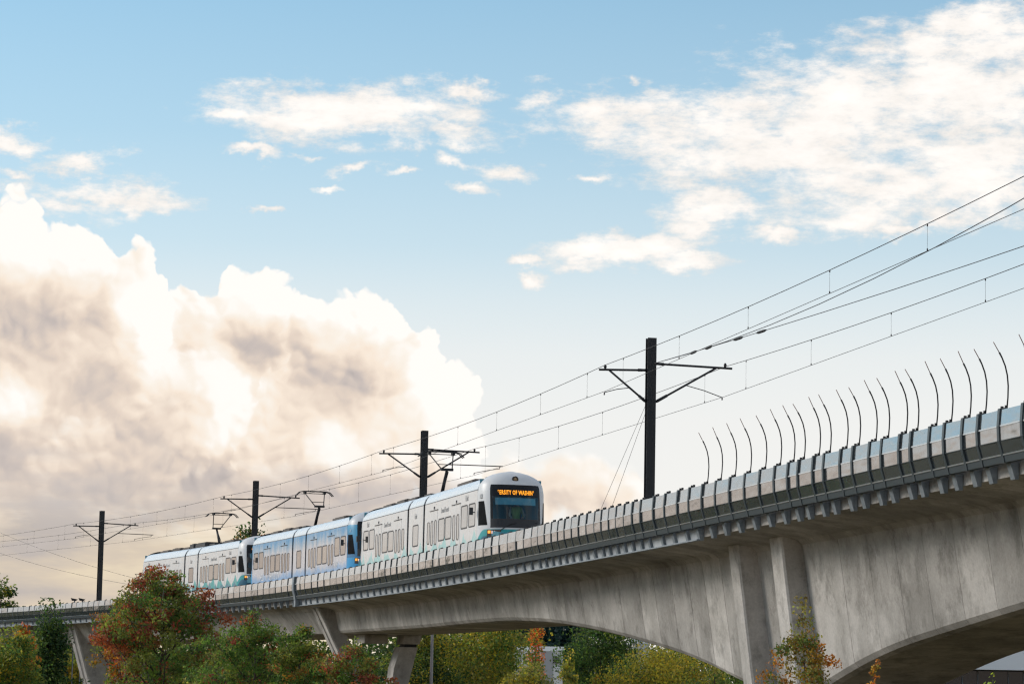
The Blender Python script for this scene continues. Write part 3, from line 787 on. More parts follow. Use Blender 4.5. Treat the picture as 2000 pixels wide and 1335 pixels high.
M_APRON = mat('dark_apron', (0.035, 0.036, 0.040), 0.45, 0.0, 0.3)
M_SIDEBLACK = mat('cab_side_glass', (0.006, 0.007, 0.009), 0.5, 0.0, 0.03)
M_GASKET = mat('window_gasket', (0.035, 0.03, 0.035), 0.6)
M_BELLOWS = mat('bellows_rubber', (0.012, 0.013, 0.017), 0.8)
M_ROOFU = mat('roof_unit_paint', (0.075, 0.06, 0.052), 0.6)
M_ROOFD = mat('roof_dark', (0.03, 0.03, 0.032), 0.6)
M_GREYTXT = mat('grey_lettering', (0.36, 0.355, 0.36), 0.5)
M_DARKTXT = mat('dark_lettering', (0.07, 0.075, 0.09), 0.5)
M_WHITETXT = mat('white_lettering', (0.80, 0.80, 0.82), 0.4)
M_BLIND = mat('sun_blind', (0.22, 0.60, 0.74), 0.5)
M_CABIN = mat('cab_interior', (0.08, 0.26, 0.33), 0.7)
M_DASH = mat('dashboard', (0.05, 0.052, 0.055), 0.5)
def emis(name, col, st):
    def fn(w, bs, nt):
        bs.inputs['Emission Color'].default_value = (*col, 1); bs.inputs['Emission Strength'].default_value = st
    return mat(name, (0.02, 0.02, 0.02), 0.5, fn=fn)
M_LED = emis('led_amber', (1.0, 0.36, 0.02), 1.7)
M_HEAD = emis('headlamp', (1.0, 0.62, 0.55), 1.3)
M_TURN = emis('marker_lamp', (1.0, 0.40, 0.04), 1.3)
def wind_fn(w, bs, nt):
    out = nt.nodes['Material Output']
    tr = w.new('ShaderNodeBsdfTransparent'); tr.inputs[0].default_value = (0.62, 0.74, 0.78, 1)
    gl = w.new('ShaderNodeBsdfGlossy'); gl.inputs['Roughness'].default_value = 0.03; gl.inputs[0].default_value = (0.9, 0.95, 1, 1)
    fr = w.new('ShaderNodeFresnel'); fr.inputs[0].default_value = 1.5
    mx = w.new('ShaderNodeMixShader'); w.put(mx.inputs[0], w.m('MULTIPLY', fr.outputs[0], 1.0))
    nt.links.new(tr.outputs[0], mx.inputs[1]); nt.links.new(gl.outputs[0], mx.inputs[2]); nt.links.new(mx.outputs[0], out.inputs[0])
M_WIND = mat('windscreen_glass', fn=wind_fn)

def text_mesh(txt, size, depth=0.0, spacing=1.0, bold=0.0):
    cu = bpy.data.curves.new('lettering', 'FONT'); cu.body = txt; cu.size = size; cu.align_x = 'CENTER'; cu.space_character = spacing; cu.extrude = depth; cu.resolution_u = 2; cu.offset = bold
    ob = bpy.data.objects.new('lettering_tmp', cu); COL.objects.link(ob)
    bpy.context.view_layer.update()
    me = bpy.data.meshes.new_from_object(ob.evaluated_get(bpy.context.evaluated_depsgraph_get()))
    bpy.data.objects.remove(ob); bpy.data.curves.remove(cu)
    return me

KW = 0.955                                    # body width factor
SEC = [(KW * y_, z_) for y_, z_ in [(1.27, 0.34), (1.325, 0.85), (1.33, 1.2), (1.33, 2.6), (1.325, 2.985), (1.30, 3.08), (1.24, 3.22), (1.12, 3.36), (0.92, 3.46), (0.6, 3.52), (0.0, 3.545)]]
def sec_ring(x, k=1.0, dz=0.0):
    L = [V(x, y * k, z + dz if z > 3 else z) for y, z in SEC]
    return L + [V(x, -p.y, p.z) for p in L[-2::-1]]
def body_mesh(length, m):
    b = MB(); xs = [0, -0.02, -length + 0.02, -length]
    b.loft([sec_ring(0, 0.985, -0.02), sec_ring(-0.02), sec_ring(-length + 0.02), sec_ring(-length, 0.985, -0.02)], True, 0, False, True)
    b.mi[-1] = b.mi[-2] = 1
    me = b.mesh('body_section', [m, M_BELLOWS])
    return me
def rrect(x0, x1, z0, z1, r, n=4):
    pts = []
    for cx, cz, a0 in ((x1 - r, z1 - r, 0), (x0 + r, z1 - r, 90), (x0 + r, z0 + r, 180), (x1 - r, z0 + r, 270)):
        for i in range(n + 1):
            a = R(a0 + 90 * i / n); pts.append((cx + r * math.cos(a), cz + r * math.sin(a)))
    return pts
def pane(b, x0, x1, z0, z1, y, side, r=0.12, fr=0.05):
    """framed pane lying on the body side: gasket ring (slot 1) and glass (slot 0)"""
    o = rrect(x0, x1, z0, z1, r); i = rrect(x0 + fr, x1 - fr, z0 + fr, z1 - fr, max(r - fr, 0.02)); n = len(o)
    yo = y * side
    vo = [V(x, yo + side * 0.010, z) for x, z in o]; vi = [V(x, yo + side * 0.010, z) for x, z in i]; vb = [V(x, yo - side * 0.02, z) for x, z in o]; vg = [V(x, yo + side * 0.002, z) for x, z in i]
    b.add(vo + vi, [(k, (k + 1) % n, n + (k + 1) % n, n + k) for k in range(n)], 1)
    b.add(vb + vo, [(k, (k + 1) % n, n + (k + 1) % n, n + k) for k in range(n)], 1)
    b.add(vi + vg, [(k, (k + 1) % n, n + (k + 1) % n, n + k) for k in range(n)], 1)
    b.add(vg, [tuple(range(n))], 0)
YS = 1.331 * KW
LW, MW, CABL = 10.95, 3.6, 1.75
def side_fit(b_parent, spec, kind):
    """spec: list of (type, x0, x1); x measured backwards from the section's front"""
    for typ, x0, x1 in spec:
        for side in (1, -1):
            b = MB()
            if typ == 'end': pane(b, -x1, -x0, 1.60, 2.52, YS, side); nm = 'window'
            elif typ == 'low': pane(b, -x1, -x0, 1.33, 2.25, YS, side); nm = 'window'
            elif typ == 'slim': pane(b, -x1, -x0, 1.30, 2.22, YS, side, 0.14, 0.03); nm = 'window'
            elif typ == 'door':
                nm = 'door'; mid = (x0 + x1) / 2
                yo = YS * side
                for xa, xb in ((x0, mid - 0.012), (mid + 0.012, x1)):
                    b.hexa([V(-x, y, z) for z in (0.42, 2.62) for x, y in ((xa, yo - 0.02 * side), (xb, yo - 0.02 * side), (xb, yo + 0.006 * side), (xa, yo + 0.006 * side))], 2)
                    c0 = (xa + xb) / 2
                    pane(b, -c0 - 0.24, -c0 + 0.24, 1.22, 2.24, YS + 0.006, side, 0.15, 0.035)
                b.hexa([V(-x, y, z) for z in (2.63, 2.655) for x, y in ((x0 - 0.1, yo - 0.01 * side), (x1 + 0.1, yo - 0.01 * side), (x1 + 0.1, yo + 0.03 * side), (x0 - 0.1, yo + 0.03 * side))], 1)
                b.hexa([V(-x, y, z) for z in (2.69, 2.80) for x, y in ((mid - 0.09, yo - 0.01 * side), (mid + 0.02, yo - 0.01 * side), (mid + 0.02, yo + 0.02 * side), (mid - 0.09, yo + 0.02 * side))], 1)
            b.build(nm, [M_GLASSWIN, M_GASKET, M_BODY[kind]], b_parent)
def put_text(txt, size, x, z, m, parent, side=1, spacing=1.0, y=YS):
    me = text_mesh(txt, size, 0.002, spacing); me.materials.append(m)
    # lettering stands on the near side; text runs towards the car's front on that side
    ob = bpy.data.objects.new('lettering', me); link(ob, parent)
    ob.matrix_local = Matrix(((1, 0, 0, x), (0, 0, -1, -y - 0.004), (0, 1, 0, z), (0, 0, 0, 1)))
    return ob

def cabL(z):
    return lerp_table([(0.30, 1.42), (0.8, 1.62), (1.4, 1.64), (1.8, 1.58), (2.5, 1.40), (3.1, 1.18), (3.25, 1.08), (3.45, 0.87), (3.58, 0.60), (3.68, 0.23), (3.72, 0.02)], z)
def cabW(z):
    return lerp_table([(0.34, 1.27), (0.85, 1.325), (1.2, 1.33), (2.6, 1.33), (2.985, 1.325), (3.08, 1.30), (3.22, 1.24), (3.36, 1.13), (3.46, 1.0), (3.56, 0.8), (3.65, 0.5), (3.72, 0.05)], z) * KW
ZL = [0.34, 0.6, 0.85, 1.10, 1.30, 1.50, 1.8, 2.1, 2.5, 2.85, 3.12, 3.22, 3.32, 3.42, 3.50, 3.58, 3.66, 3.72]
NTH = 33
def cab_pt(u, z, off=0.0):
    """u -1..1 round the nose from side to side"""
    a = u * math.pi / 2; n = 2.0 / 3.1
    L, W = cabL(z) * 0.86 + off, cabW(z) + off
    L = L * (1 - 0.0); 
    cx = abs(math.cos(a)) ** n; sy = abs(math.sin(a)) ** n * (1 if a >= 0 else -1)
    taper = 1 - 0.19 * cx * cx
    return V(L * cx, W * sy * taper, z)
WS = (7, 25); WZ = (5, 10)         # index windows of the screen opening
def cab_meshes(kind, sign_txt):
    us = [-1 + 2 * i / (NTH - 1) for i in range(NTH)]
    b = MB(); grid = [[cab_pt(u, z) for u in us] for z in ZL]
    verts = [p for r_ in grid for p in r_]
    faces = []
    for j in range(len(ZL) - 1):
        for i in range(NTH - 1):
            if WZ[0] <= j < WZ[1] and WS[0] <= i < WS[1]: continue
            faces.append((j * NTH + i, j * NTH + i + 1, (j + 1) * NTH + i + 1, (j + 1) * NTH + i))
    b.add(verts, faces, 0, True)
    # back bulkhead and floor
    b.add([V(0.02, 1.2, 0.4), V(0.02, -1.2, 0.4), V(0.02, -1.2, 3.4), V(0.02, 1.2, 3.4)], [(0, 1, 2, 3)], 1)
    b.add([V(0.02, 1.2, 1.0), V(0.02, -1.2, 1.0), V(1.6, -0.8, 1.0), V(1.6, 0.8, 1.0)], [(0, 1, 2, 3)], 1)
    # dashboard behind the screen
    b.hexa([V(0.95, -1.0, 1.0), V(0.95, 1.0, 1.0), V(1.45, 0.7, 1.0), V(1.45, -0.7, 1.0), V(1.0, -1.0, 1.42), V(1.0, 1.0, 1.42), V(1.42, 0.72, 1.30), V(1.42, -0.72, 1.30)], 1)
    shell = b.mesh('cab_shell', [M_CAB[kind], M_CABIN])
    def patch(u0, u1, z0, z1, off, nu, nz, mi=0, bb=None, sm=True):
        bb = bb or MB(); vs_ = [cab_pt(u0 + (u1 - u0) * i / nu, z0 + (z1 - z0) * j / nz, off) for j in range(nz + 1) for i in range(nu + 1)]
        bb.add(vs_, [(j * (nu + 1) + i, j * (nu + 1) + i + 1, (j + 1) * (nu + 1) + i + 1, (j + 1) * (nu + 1) + i) for j in range(nz) for i in range(nu)], mi, sm)
        return bb
    ua, ub = us[WS[0]], us[WS[1]]; za, zb = ZL[WZ[0]], ZL[WZ[1]]
    bw = MB()
    patch(ua, ub, za, za + 0.34, 0.004, 18, 2, 2, bw); patch(ua, ub, zb - 0.10, zb + 0.03, 0.004, 18, 2, 1, bw)
    patch(ua, ua + 0.075, za + 0.34, zb - 0.10, 0.004, 2, 6, 1, bw); patch(ub - 0.075, ub, za + 0.34, zb - 0.10, 0.004, 2, 6, 1, bw)
    patch(ua + 0.075, ub - 0.075, zb - 0.42, zb - 0.10, 0.003, 14, 2, 1, bw)
    patch(ua + 0.075, ub - 0.075, za + 0.34, zb - 0.42, 0.004, 14, 6, 0, bw)
    screen = bw.mesh('windscreen', [M_WIND, M_FRIT, M_APRON])
    blind = patch(ua + 0.12, ub - 0.12, zb - 0.74, zb - 0.47, -0.07, 12, 2).mesh('sun_blind', M_BLIND)
    sidewin = {}
    for sd in (-1, 1):
        sw = MB()
        u0, u1 = (0.60, 0.86) if sd > 0 else (-0.86, -0.60)
        pts = []
        n = 6
        for j in range(n + 1):
            z = 1.60 + (2.52 - 1.60) * j / n
            k0 = 0.88; k1 = 0.62 - 0.0 * j
            uu = [0.965, 0.655 + 0.10 * (z - 1.60) / 0.92]
            pts.append([cab_pt(sd * (uu[0] + (uu[1] - uu[0]) * i / 4), z, 0.006) for i in range(5)])
        sw.add([p for r_ in pts for p in r_], [(j * 5 + i, j * 5 + i + 1, (j + 1) * 5 + i + 1, (j + 1) * 5 + i) for j in range(n) for i in range(4)], 0, True)
        sidewin[sd] = sw.mesh('cab_side_window', M_SIDEBLACK)
    wip = MB(); q0 = cab_pt(0.02, 1.55, 0.02); q1 = cab_pt(0.22, 1.62, 0.03); q2 = cab_pt(-0.10, 1.36, 0.03)
    wip.tube([cab_pt(-0.30, 1.40, 0.03), cab_pt(-0.05, 1.66, 0.03), cab_pt(0.42, 1.72, 0.03)], 0.018, 5)
    wiper = wip.mesh('wiper', M_BLACK)
    top = MB(); c = cab_pt(0.0, 3.36, 0.0); c2 = V(c.x + 0.05, 0, c.z + 0.02)
    top.tube([V(c.x - 0.12, 0, c.z), V(c.x + 0.04, 0, c.z + 0.01)], [0.13, 0.12], 12, 1); top.tube([V(c.x + 0.041, 0, c.z + 0.01), V(c.x + 0.055, 0, c.z + 0.011)], [0.095, 0.02], 12, 0)
    lampm = top.mesh('roof_lamp', [M_TOPLAMP, M_BLACK])
    hl = {}
    for sd in (-1, 1):
        hb = MB(); patch(sd * 0.28, sd * 0.66, 1.16, 1.42, 0.008, 8, 2, 0, hb); hb_m = hb.mesh('lamp_panel', M_CABGLASS)
        tb = MB(); patch(sd * 0.55, sd * 0.63, 1.28, 1.39, 0.02, 3, 2, 0, tb)
        lb = MB(); patch(sd * 0.43, sd * 0.52, 1.27, 1.37, 0.02, 4, 2, 0, lb)
        hl[sd] = (hb_m, tb.mesh('marker_lamp', M_TURN), lb.mesh('headlight', M_HEAD))
    sg = text_mesh(sign_txt, 0.235, 0.001, 1.10, 0.005); sg.materials.append(M_LED)
    xs_ = [v.co.x for v in sg.vertices]; wd = max(xs_) - min(xs_); k = 1.40 / wd
    for v in sg.vertices:
        yy = v.co.x * k; zz = zb - 0.35 + v.co.y * 1.0
        # wrap on the glass
        lo, hi = -1.0, 1.0
        for _ in range(24):
            mid = (lo + hi) / 2
            if cab_pt(mid, zz).y < yy: lo = mid
            else: hi = mid
        p = cab_pt((lo + hi) / 2, zz, 0.012); v.co = p
    mirrors = {}
    for sd in (1, -1):
        mr = MB()
        mr.hexa([V(x, sd * y, z) for z in (2.02, 2.30) for x, y in ((-0.06, 1.42), (-0.16, 1.42), (-0.16, 1.56), (-0.06, 1.56))]); mr.tube([V(-0.11, sd * 1.32, 2.12), V(-0.11, sd * 1.44, 2.12)], 0.02, 5)
        mirrors[sd] = mr.mesh('side_camera', M_DASH)
    return dict(shell=shell, screen=screen, blind=blind, sidewin=sidewin, wiper=wiper, lamp=lampm, hl=hl, sign=sg, mirror=mirrors)
M_TOPLAMP = mat('lamp_lens', (0.30, 0.20, 0.12), 0.15, 0.6)

def chord(s0, s1):
    """matrix of a car section: origin at s0 (front), x forward towards the viewer, the near side is -y"""
    p, q = at(s0, 2.15, -0.5), at(s1, 2.15, -0.5)
    x = (p - q).normalized(); y = V(0, 0, 1).cross(x).normalized(); z = x.cross(y).normalized()
    return Matrix(((x.x, y.x, z.x, p.x), (x.y, y.y, z.y, p.y), (x.z, y.z, z.z, p.z), (0, 0, 0, 1)))
def roof_units(parent, lst):
    for x0, x1, w_, h_, m in lst:
        b = MB(); b.hexa([V(-x, y, z) for z in (3.50, 3.54 + h_) for x, y in ((x0, -w_), (x1, -w_), (x1, w_), (x0, w_))])
        b.hexa([V(-x, y, z) for z in (3.54 + h_, 3.56 + h_ + 0.03) for x, y in ((x0 + 0.1, -w_ + 0.12), (x1 - 0.1, -w_ + 0.12), (x1 - 0.1, w_ - 0.12), (x0 + 0.1, w_ - 0.12))])
        b.build('roof_unit', m, parent)
def pantograph(root, M, fwd):
    """M: matrix with origin on the roof line; fwd +1 knee towards the car's front"""
    f = fwd
    pb = MB(); pb.box((-0.7, -0.55, 3.545), (0.7, 0.55, 3.64)); base = pb.build('pantograph_base', M_ROOFD, root); base.matrix_local = M
    ang = [(V(0.0, 0, 5.47))]
    knee = V(1.35 * f, 0, 4.62); foot = V(0.35 * f, 0, 3.62)
    b = MB(); b.tube([foot, knee], [0.085, 0.06], 8); b.tube([foot + V(-0.25 * f, 0.08, 0.02), knee + V(0.05 * f, 0.05, -0.1)], 0.018, 5); la = b.build('lower_arm', M_BLACK, base)
    b = MB(); b.box((knee.x - 0.1, -0.26, knee.z - 0.05), (knee.x + 0.1, 0.26, knee.z + 0.05))
    for sd in (-1, 1):
        b.tube([knee + V(0, 0.22 * sd, 0), V(0.02, 0.52 * sd, 5.36)], 0.026, 6)
    b.tube([knee.lerp(V(0.02, 0, 5.36), 0.33) + V(0, -0.32, 0), knee.lerp(V(0.02, 0, 5.36), 0.33) + V(0, 0.32, 0)], 0.018, 5)
    b.build('upper_arm', M_BLACK, base)
    b = MB()
    for dx in (-0.16, 0.16):
        b.tube([V(dx, -0.98, 5.24), V(dx, -0.80, 5.42), V(dx, -0.6, 5.465), V(dx, 0, 5.475), V(dx, 0.6, 5.465), V(dx, 0.80, 5.42), V(dx, 0.98, 5.24)], 0.026, 6)
    for sd in (-1, 1): b.box((-0.17, 0.52 * sd - 0.06, 5.34), (0.17, 0.52 * sd + 0.06, 5.45))
    b.tube([V(0, -0.52, 5.36), V(0, 0.52, 5.36)], 0.02, 5)
    b.build('collector_head', M_BLACK, base)

def train_car(s_front, kind, number, label, sign, texts, panto_fwd, panto_s):
    root = empty('train_car', at(s_front + 12.7, 2.1, -0.5)); tag(root, label, 'train car', 'cars of the light rail train')
    rinv = root.matrix_world.copy(); rinv = Matrix.Translation(-root.location)
    bodykind = kind; cabkind = 'blue' if kind == 'blue' else 'pale'
    s1 = s_front + LW; s2 = s1 + MW; s3 = s2 + LW
    Ma, Mm, Mb = chord(s_front, s1), chord(s1, s2), chord(s2, s3)
    g_ = 0.19
    def sect(M, x_off, length):
        ob = bpy.data.objects.new('body_section', body_mesh(length, M_BODY[bodykind])); link(ob, root)
        ob.matrix_local = rinv @ M @ Matrix.Translation((x_off, 0, 0)); return ob
    A = sect(Ma, 0, LW - g_); C = sect(Mm, -g_, MW - 2 * g_); B = sect(Mb, -g_, LW - g_)
    side_fit(A, [('end', 0.36, 1.60), ('end', 1.85, 3.10), ('door', 3.32, 4.86), ('low', 5.05, 6.32), ('low', 6.45, 7.72), ('door', 7.95, 9.45), ('slim', 9.62, 10.14)], bodykind)
    side_fit(C, [('low', (MW - 2 * g_) / 2 - 0.62, (MW - 2 * g_) / 2 + 0.62)], bodykind)
    lb = LW - g_
    side_fit(B, [('slim', lb - 10.14, lb - 9.62), ('door', lb - 9.45, lb - 7.95), ('low', lb - 7.72, lb - 6.45), ('low', lb - 6.32, lb - 5.05), ('door', lb - 4.86, lb - 3.32), ('end', lb - 3.10, lb - 1.85), ('end', lb - 1.60, lb - 0.36)], bodykind)
    for M_, xx in ((Ma, -LW), (Mm, -MW)):
        b = MB(); rings = []
        for i in range(9):
            x = xx + g_ + 0.02 - (2 * g_ + 0.04) * i / 8; k = 0.94 if i % 2 == 0 else 0.90
            rings.append([V(p.x, p.y, p.z) for p in sec_ring(x, k, -0.16)])
        b.loft(rings, True, 0, False, True); ob = b.build('bellows', M_BELLOWS, root); ob.matrix_local = rinv @ M_
    roof_units(A, [(0.5, 1.9, 0.6, 0.05, M_ROOFU), (3.6, 6.6, 0.75, 0.06, M_ROOFU)])
    roof_units(B, [(1.2, 2.8, 0.7, 0.06, M_ROOFU), (3.4, 4.9, 0.75, 0.08, M_ROOFU), (5.1, 5.9, 0.6, 0.13, M_ROOFD), (6.6, 8.6, 0.72, 0.06, M_ROOFU)])
    if kind == 'teal': roof_units(C, [(0.4, 2.9, 0.75, 0.20, M_ROOFD)]); roof_units(B, [(0.1, 1.0, 0.7, 0.22, M_ROOFD)])
    # lettering on the near side
    for t_, sz, sect_, x, z, m in texts:
        put_text(t_, sz, x, z, m, {'A': A, 'B': B, 'C': C}[sect_], 1)
    # cabs
    cm = cab_meshes(cabkind, sign)
    for end in (0, 1):
        ob = bpy.data.objects.new('cab', cm['shell']); link(ob, root)
        M = Ma if end == 0 else Mb @ Matrix.Translation((-LW, 0, 0)) @ Matrix.Rotation(math.pi, 4, 'Z')
        ob.matrix_local = rinv @ M @ Matrix.Translation((0.005, 0, 0))
        for nm, key in (('windscreen', 'screen'), ('sun_blind', 'blind'), ('wiper', 'wiper'), ('roof_lamp', 'lamp'), ('destination_sign', 'sign')):
            if key == 'sign' and end == 1: continue
            link(bpy.data.objects.new(nm, cm[key]), ob)
        for sd in (-1, 1):
            link(bpy.data.objects.new('cab_side_window', cm['sidewin'][sd]), ob); (link(bpy.data.objects.new('side_camera', cm['mirror'][sd]), ob) if sd == (-1 if end == 0 else 1) else None)
            a, b2, c = cm['hl'][sd]
            link(bpy.data.objects.new('lamp_panel', a), ob); link(bpy.data.objects.new('marker_lamp', b2), ob); link(bpy.data.objects.new('headlight', c), ob)
        if end == 0:
            me = text_mesh(number, 0.26, 0.002); me.materials.append(M_WHITETXT if kind == 'blue' else M_DARKTXT)
            for v in me.vertices:
                u = -0.86 + v.co.x * 0.22; v.co = cab_pt(u, 2.62 + v.co.y * 0.95, 0.012)
            link(bpy.data.objects.new('fleet_number', me), ob)
        b = MB(); b.tube([V(1.3, 0, 0.55), V(2.25, 0, 0.55)], 0.12, 8); b.box((1.2, -0.5, 0.36), (1.75, 0.5, 0.75)); link_o = b.build('coupler', M_BLACK, ob)
    # trucks
    for M_, x in ((Ma, -2.2), (Mm, -MW / 2), (Mb, -LW + 2.2)):
        b = MB(); b.box((x - 1.3, -1.0, 0.25), (x + 1.3, 1.0, 0.55))
        for wx in (-0.9, 0.9):
            for sd in (-1, 1): b.tube([V(x + wx, sd * 0.66, 0.36), V(x + wx, sd * 0.80, 0.36)], 0.355, 16)
        ob = b.build('truck', M_BLACK, root); ob.matrix_local = rinv @ M_
    # pantograph
    Mp = chord(panto_s - 0.5, panto_s + 0.5) @ Matrix.Translation((-0.5, 0, 0))
    pantograph(root, rinv @ Mp, panto_fwd)
    return root, Ma
G, Wt, Dk = M_GREYTXT, M_WHITETXT, M_DARKTXT
std = [('Link', 0.34, 'A', -2.0, 2.66, G), ('SoundTransit', 0.30, 'A', -6.4, 2.46, G), ('Link', 0.32, 'C', -1.6, 2.50, G), ('SoundTransit', 0.30, 'B', -4.5, 2.46, G), ('Link', 0.34, 'B', -9.3, 2.66, G)]
blue_txt = [('STUDENT APP', 0.44, 'A', -3.6, 1.06, Wt), ('HELLO', 0.46, 'A', -8.4, 0.98, Wt), ('HELLO WASHINGTON', 0.52, 'B', -5.8, 0.95, Wt)]
car1, M1 = train_car(61.25, 'pale', '1628', 'leading white train car with pale teal peaks and amber destination sign', '*ERSITY OF WASHIN*', std, 1, 75.3)
car2, _ = train_car(90.65, 'blue', '1108', 'blue sky-wrapped train car in the middle of the train', '*UNIVERSITY OF*', blue_txt, 1, 106.2)
car3, _ = train_car(120.4, 'teal', '1424', 'rear white train car with deep teal waves, partly behind the maple', '*UNIVERSITY OF*', std, -1, 130.9)

# ------------------------------------------------------------------ driver in the leading cab
def skin_person(M):
    bmx = bmesh.new()
    sk = bmx.verts.layers.skin.verify()
    J = {'pel': (0.45, 0.38, 1.52, 0.17), 'waist': (0.47, 0.38, 1.70, 0.15), 'chest': (0.50, 0.38, 1.95, 0.17), 'neck': (0.53, 0.38, 2.16, 0.06), 'skull': (0.56, 0.38, 2.27, 0.085), 'crown': (0.57, 0.38, 2.40, 0.09),
         'shL': (0.50, 0.58, 2.06, 0.075), 'elL': (0.68, 0.64, 1.80, 0.055), 'wrL': (0.92, 0.55, 1.68, 0.038), 'haL': (1.02, 0.52, 1.67, 0.042),
         'shR': (0.50, 0.18, 2.06, 0.075), 'elR': (0.66, 0.10, 1.78, 0.055), 'wrR': (0.92, 0.16, 1.60, 0.038), 'haR': (1.02, 0.18, 1.585, 0.042),
         'hipL': (0.50, 0.48, 1.48, 0.11), 'knL': (0.92, 0.52, 1.50, 0.075), 'anL': (0.98, 0.52, 1.12, 0.05), 'hipR': (0.50, 0.28, 1.48, 0.11), 'knR': (0.92, 0.24, 1.50, 0.075), 'anR': (0.98, 0.24, 1.12, 0.05)}
    E_ = [('pel', 'waist'), ('waist', 'chest'), ('chest', 'neck'), ('neck', 'skull'), ('skull', 'crown'), ('chest', 'shL'), ('shL', 'elL'), ('elL', 'wrL'), ('wrL', 'haL'), ('chest', 'shR'), ('shR', 'elR'), ('elR', 'wrR'), ('wrR', 'haR'),
          ('pel', 'hipL'), ('hipL', 'knL'), ('knL', 'anL'), ('pel', 'hipR'), ('hipR', 'knR'), ('knR', 'anR')]
    vs_ = {}
    for k, (x, y, z, r) in J.items():
        v = bmx.verts.new((x, y, z)); v[sk].radius = (r, r); v[sk].use_root = (k == 'pel'); vs_[k] = v
    for a, c in E_: bmx.edges.new((vs_[a], vs_[c]))
    # fingers
    for hand, sg in (('haL', 1), ('haR', -1)):
        hx, hy, hz, _r = J[hand]
        for i, (dy, ln) in enumerate(((-0.028, 0.06), (-0.010, 0.07), (0.010, 0.066), (0.028, 0.052))):
            a = bmx.verts.new((hx + 0.04, hy + dy, hz)); c = bmx.verts.new((hx + 0.04 + ln, hy + dy, hz - 0.03))
            a[sk].radius = (0.010, 0.010); c[sk].radius = (0.008, 0.008); bmx.edges.new((vs_[hand], a)); bmx.edges.new((a, c))
        a = bmx.verts.new((hx + 0.01, hy - 0.05 * sg, hz + 0.005)); c = bmx.verts.new((hx + 0.05, hy - 0.06 * sg, hz - 0.02))
        a[sk].radius = (0.012, 0.012); c[sk].radius = (0.009, 0.009); bmx.edges.new((vs_[hand], a)); bmx.edges.new((a, c))
    me = bpy.data.meshes.new('driver'); bmx.to_mesh(me); bmx.free()
    o = bpy.data.objects.new('tmp_body', me); COL.objects.link(o)
    o.modifiers.new('skin', 'SKIN'); sd = o.modifiers.new('sub', 'SUBSURF'); sd.levels = 1; sd.render_levels = 1
    bpy.context.view_layer.update()
    full = bpy.data.meshes.new_from_object(o.evaluated_get(bpy.context.evaluated_depsgraph_get()))
    bpy.data.objects.remove(o)
    return full
def vest_fn(w, bs, nt):
    tc = w.new('ShaderNodeTexCoord').outputs['Object']; x, y, z = w.sep(tc)
    skin = (0.46, 0.26, 0.17); shirt = (0.30, 0.27, 0.24); vest = (0.22, 0.31, 0.08); trousers = (0.02, 0.022, 0.03); hair = (0.03, 0.02, 0.015)
    c = w.mix(w.m('GREATER_THAN', z, 1.62), trousers, vest)
    armx = w.m('GREATER_THAN', w.m('ABSOLUTE', w.m('SUBTRACT', y, 0.38)), 0.215)
    c = w.mix(w.m('MULTIPLY', armx, w.m('GREATER_THAN', z, 1.62)), c, shirt)
    c = w.mix(w.m('MULTIPLY', w.m('GREATER_THAN', x, 0.90), w.m('GREATER_THAN', z, 1.52)), c, skin)
    c = w.mix(w.m('GREATER_THAN', z, 2.13), c, skin)
    c = w.mix(w.m('GREATER_THAN', w.m('SUBTRACT', z, w.m('MULTIPLY', x, 0.5)), 2.10), c, hair)
    w.put(bs.inputs['Base Color'], c)
M_PERSON = mat('driver_clothes', rough=0.8, fn=vest_fn)
pm = skin_person(None); pm.materials.clear(); pm.materials.append(M_PERSON)
for p in pm.polygons: p.use_smooth = True
drv = link(bpy.data.objects.new('person', pm))
drv.matrix_world = M1 @ Matrix.Translation((0.15, -0.28, 0.22))
tag(drv, 'train driver in green vest seated behind the windscreen, hands forward', 'person')
def facebits():
    b = MB()
    for y in (0.345, 0.415):
        b.tube([V(0.635, y, 2.335), V(0.648, y, 2.335)], 0.011, 6, 0)
    b.tube([V(0.64, 0.38, 2.32), V(0.672, 0.38, 2.285)], [0.010, 0.014], 6, 1)
    b.box((0.632, 0.355, 2.243), (0.647, 0.405, 2.251), 2)
    for y in (0.29, 0.47): b.tube([V(0.555, y, 2.28), V(0.555, y, 2.34)], 0.018, 6, 1)
    return b
fb = facebits().build('face', [mat('eye', (0.02, 0.015, 0.012), 0.3), mat('face_skin', (0.44, 0.25, 0.17), 0.7), mat('lips', (0.30, 0.10, 0.08), 0.6)], drv)
seat = MB(); seat.box((0.18, 0.12, 1.0), (0.72, 0.64, 1.36)); seat.box((0.14, 0.12, 1.36), (0.26, 0.64, 2.1))
so = seat.build('seat', M_ROOFD, None); so.name = 'driver_seat'; so.matrix_world = M1 @ Matrix.Translation((0.15, -0.28, 0.22)); tag(so, 'dark driver seat inside the leading train cab', 'seat')

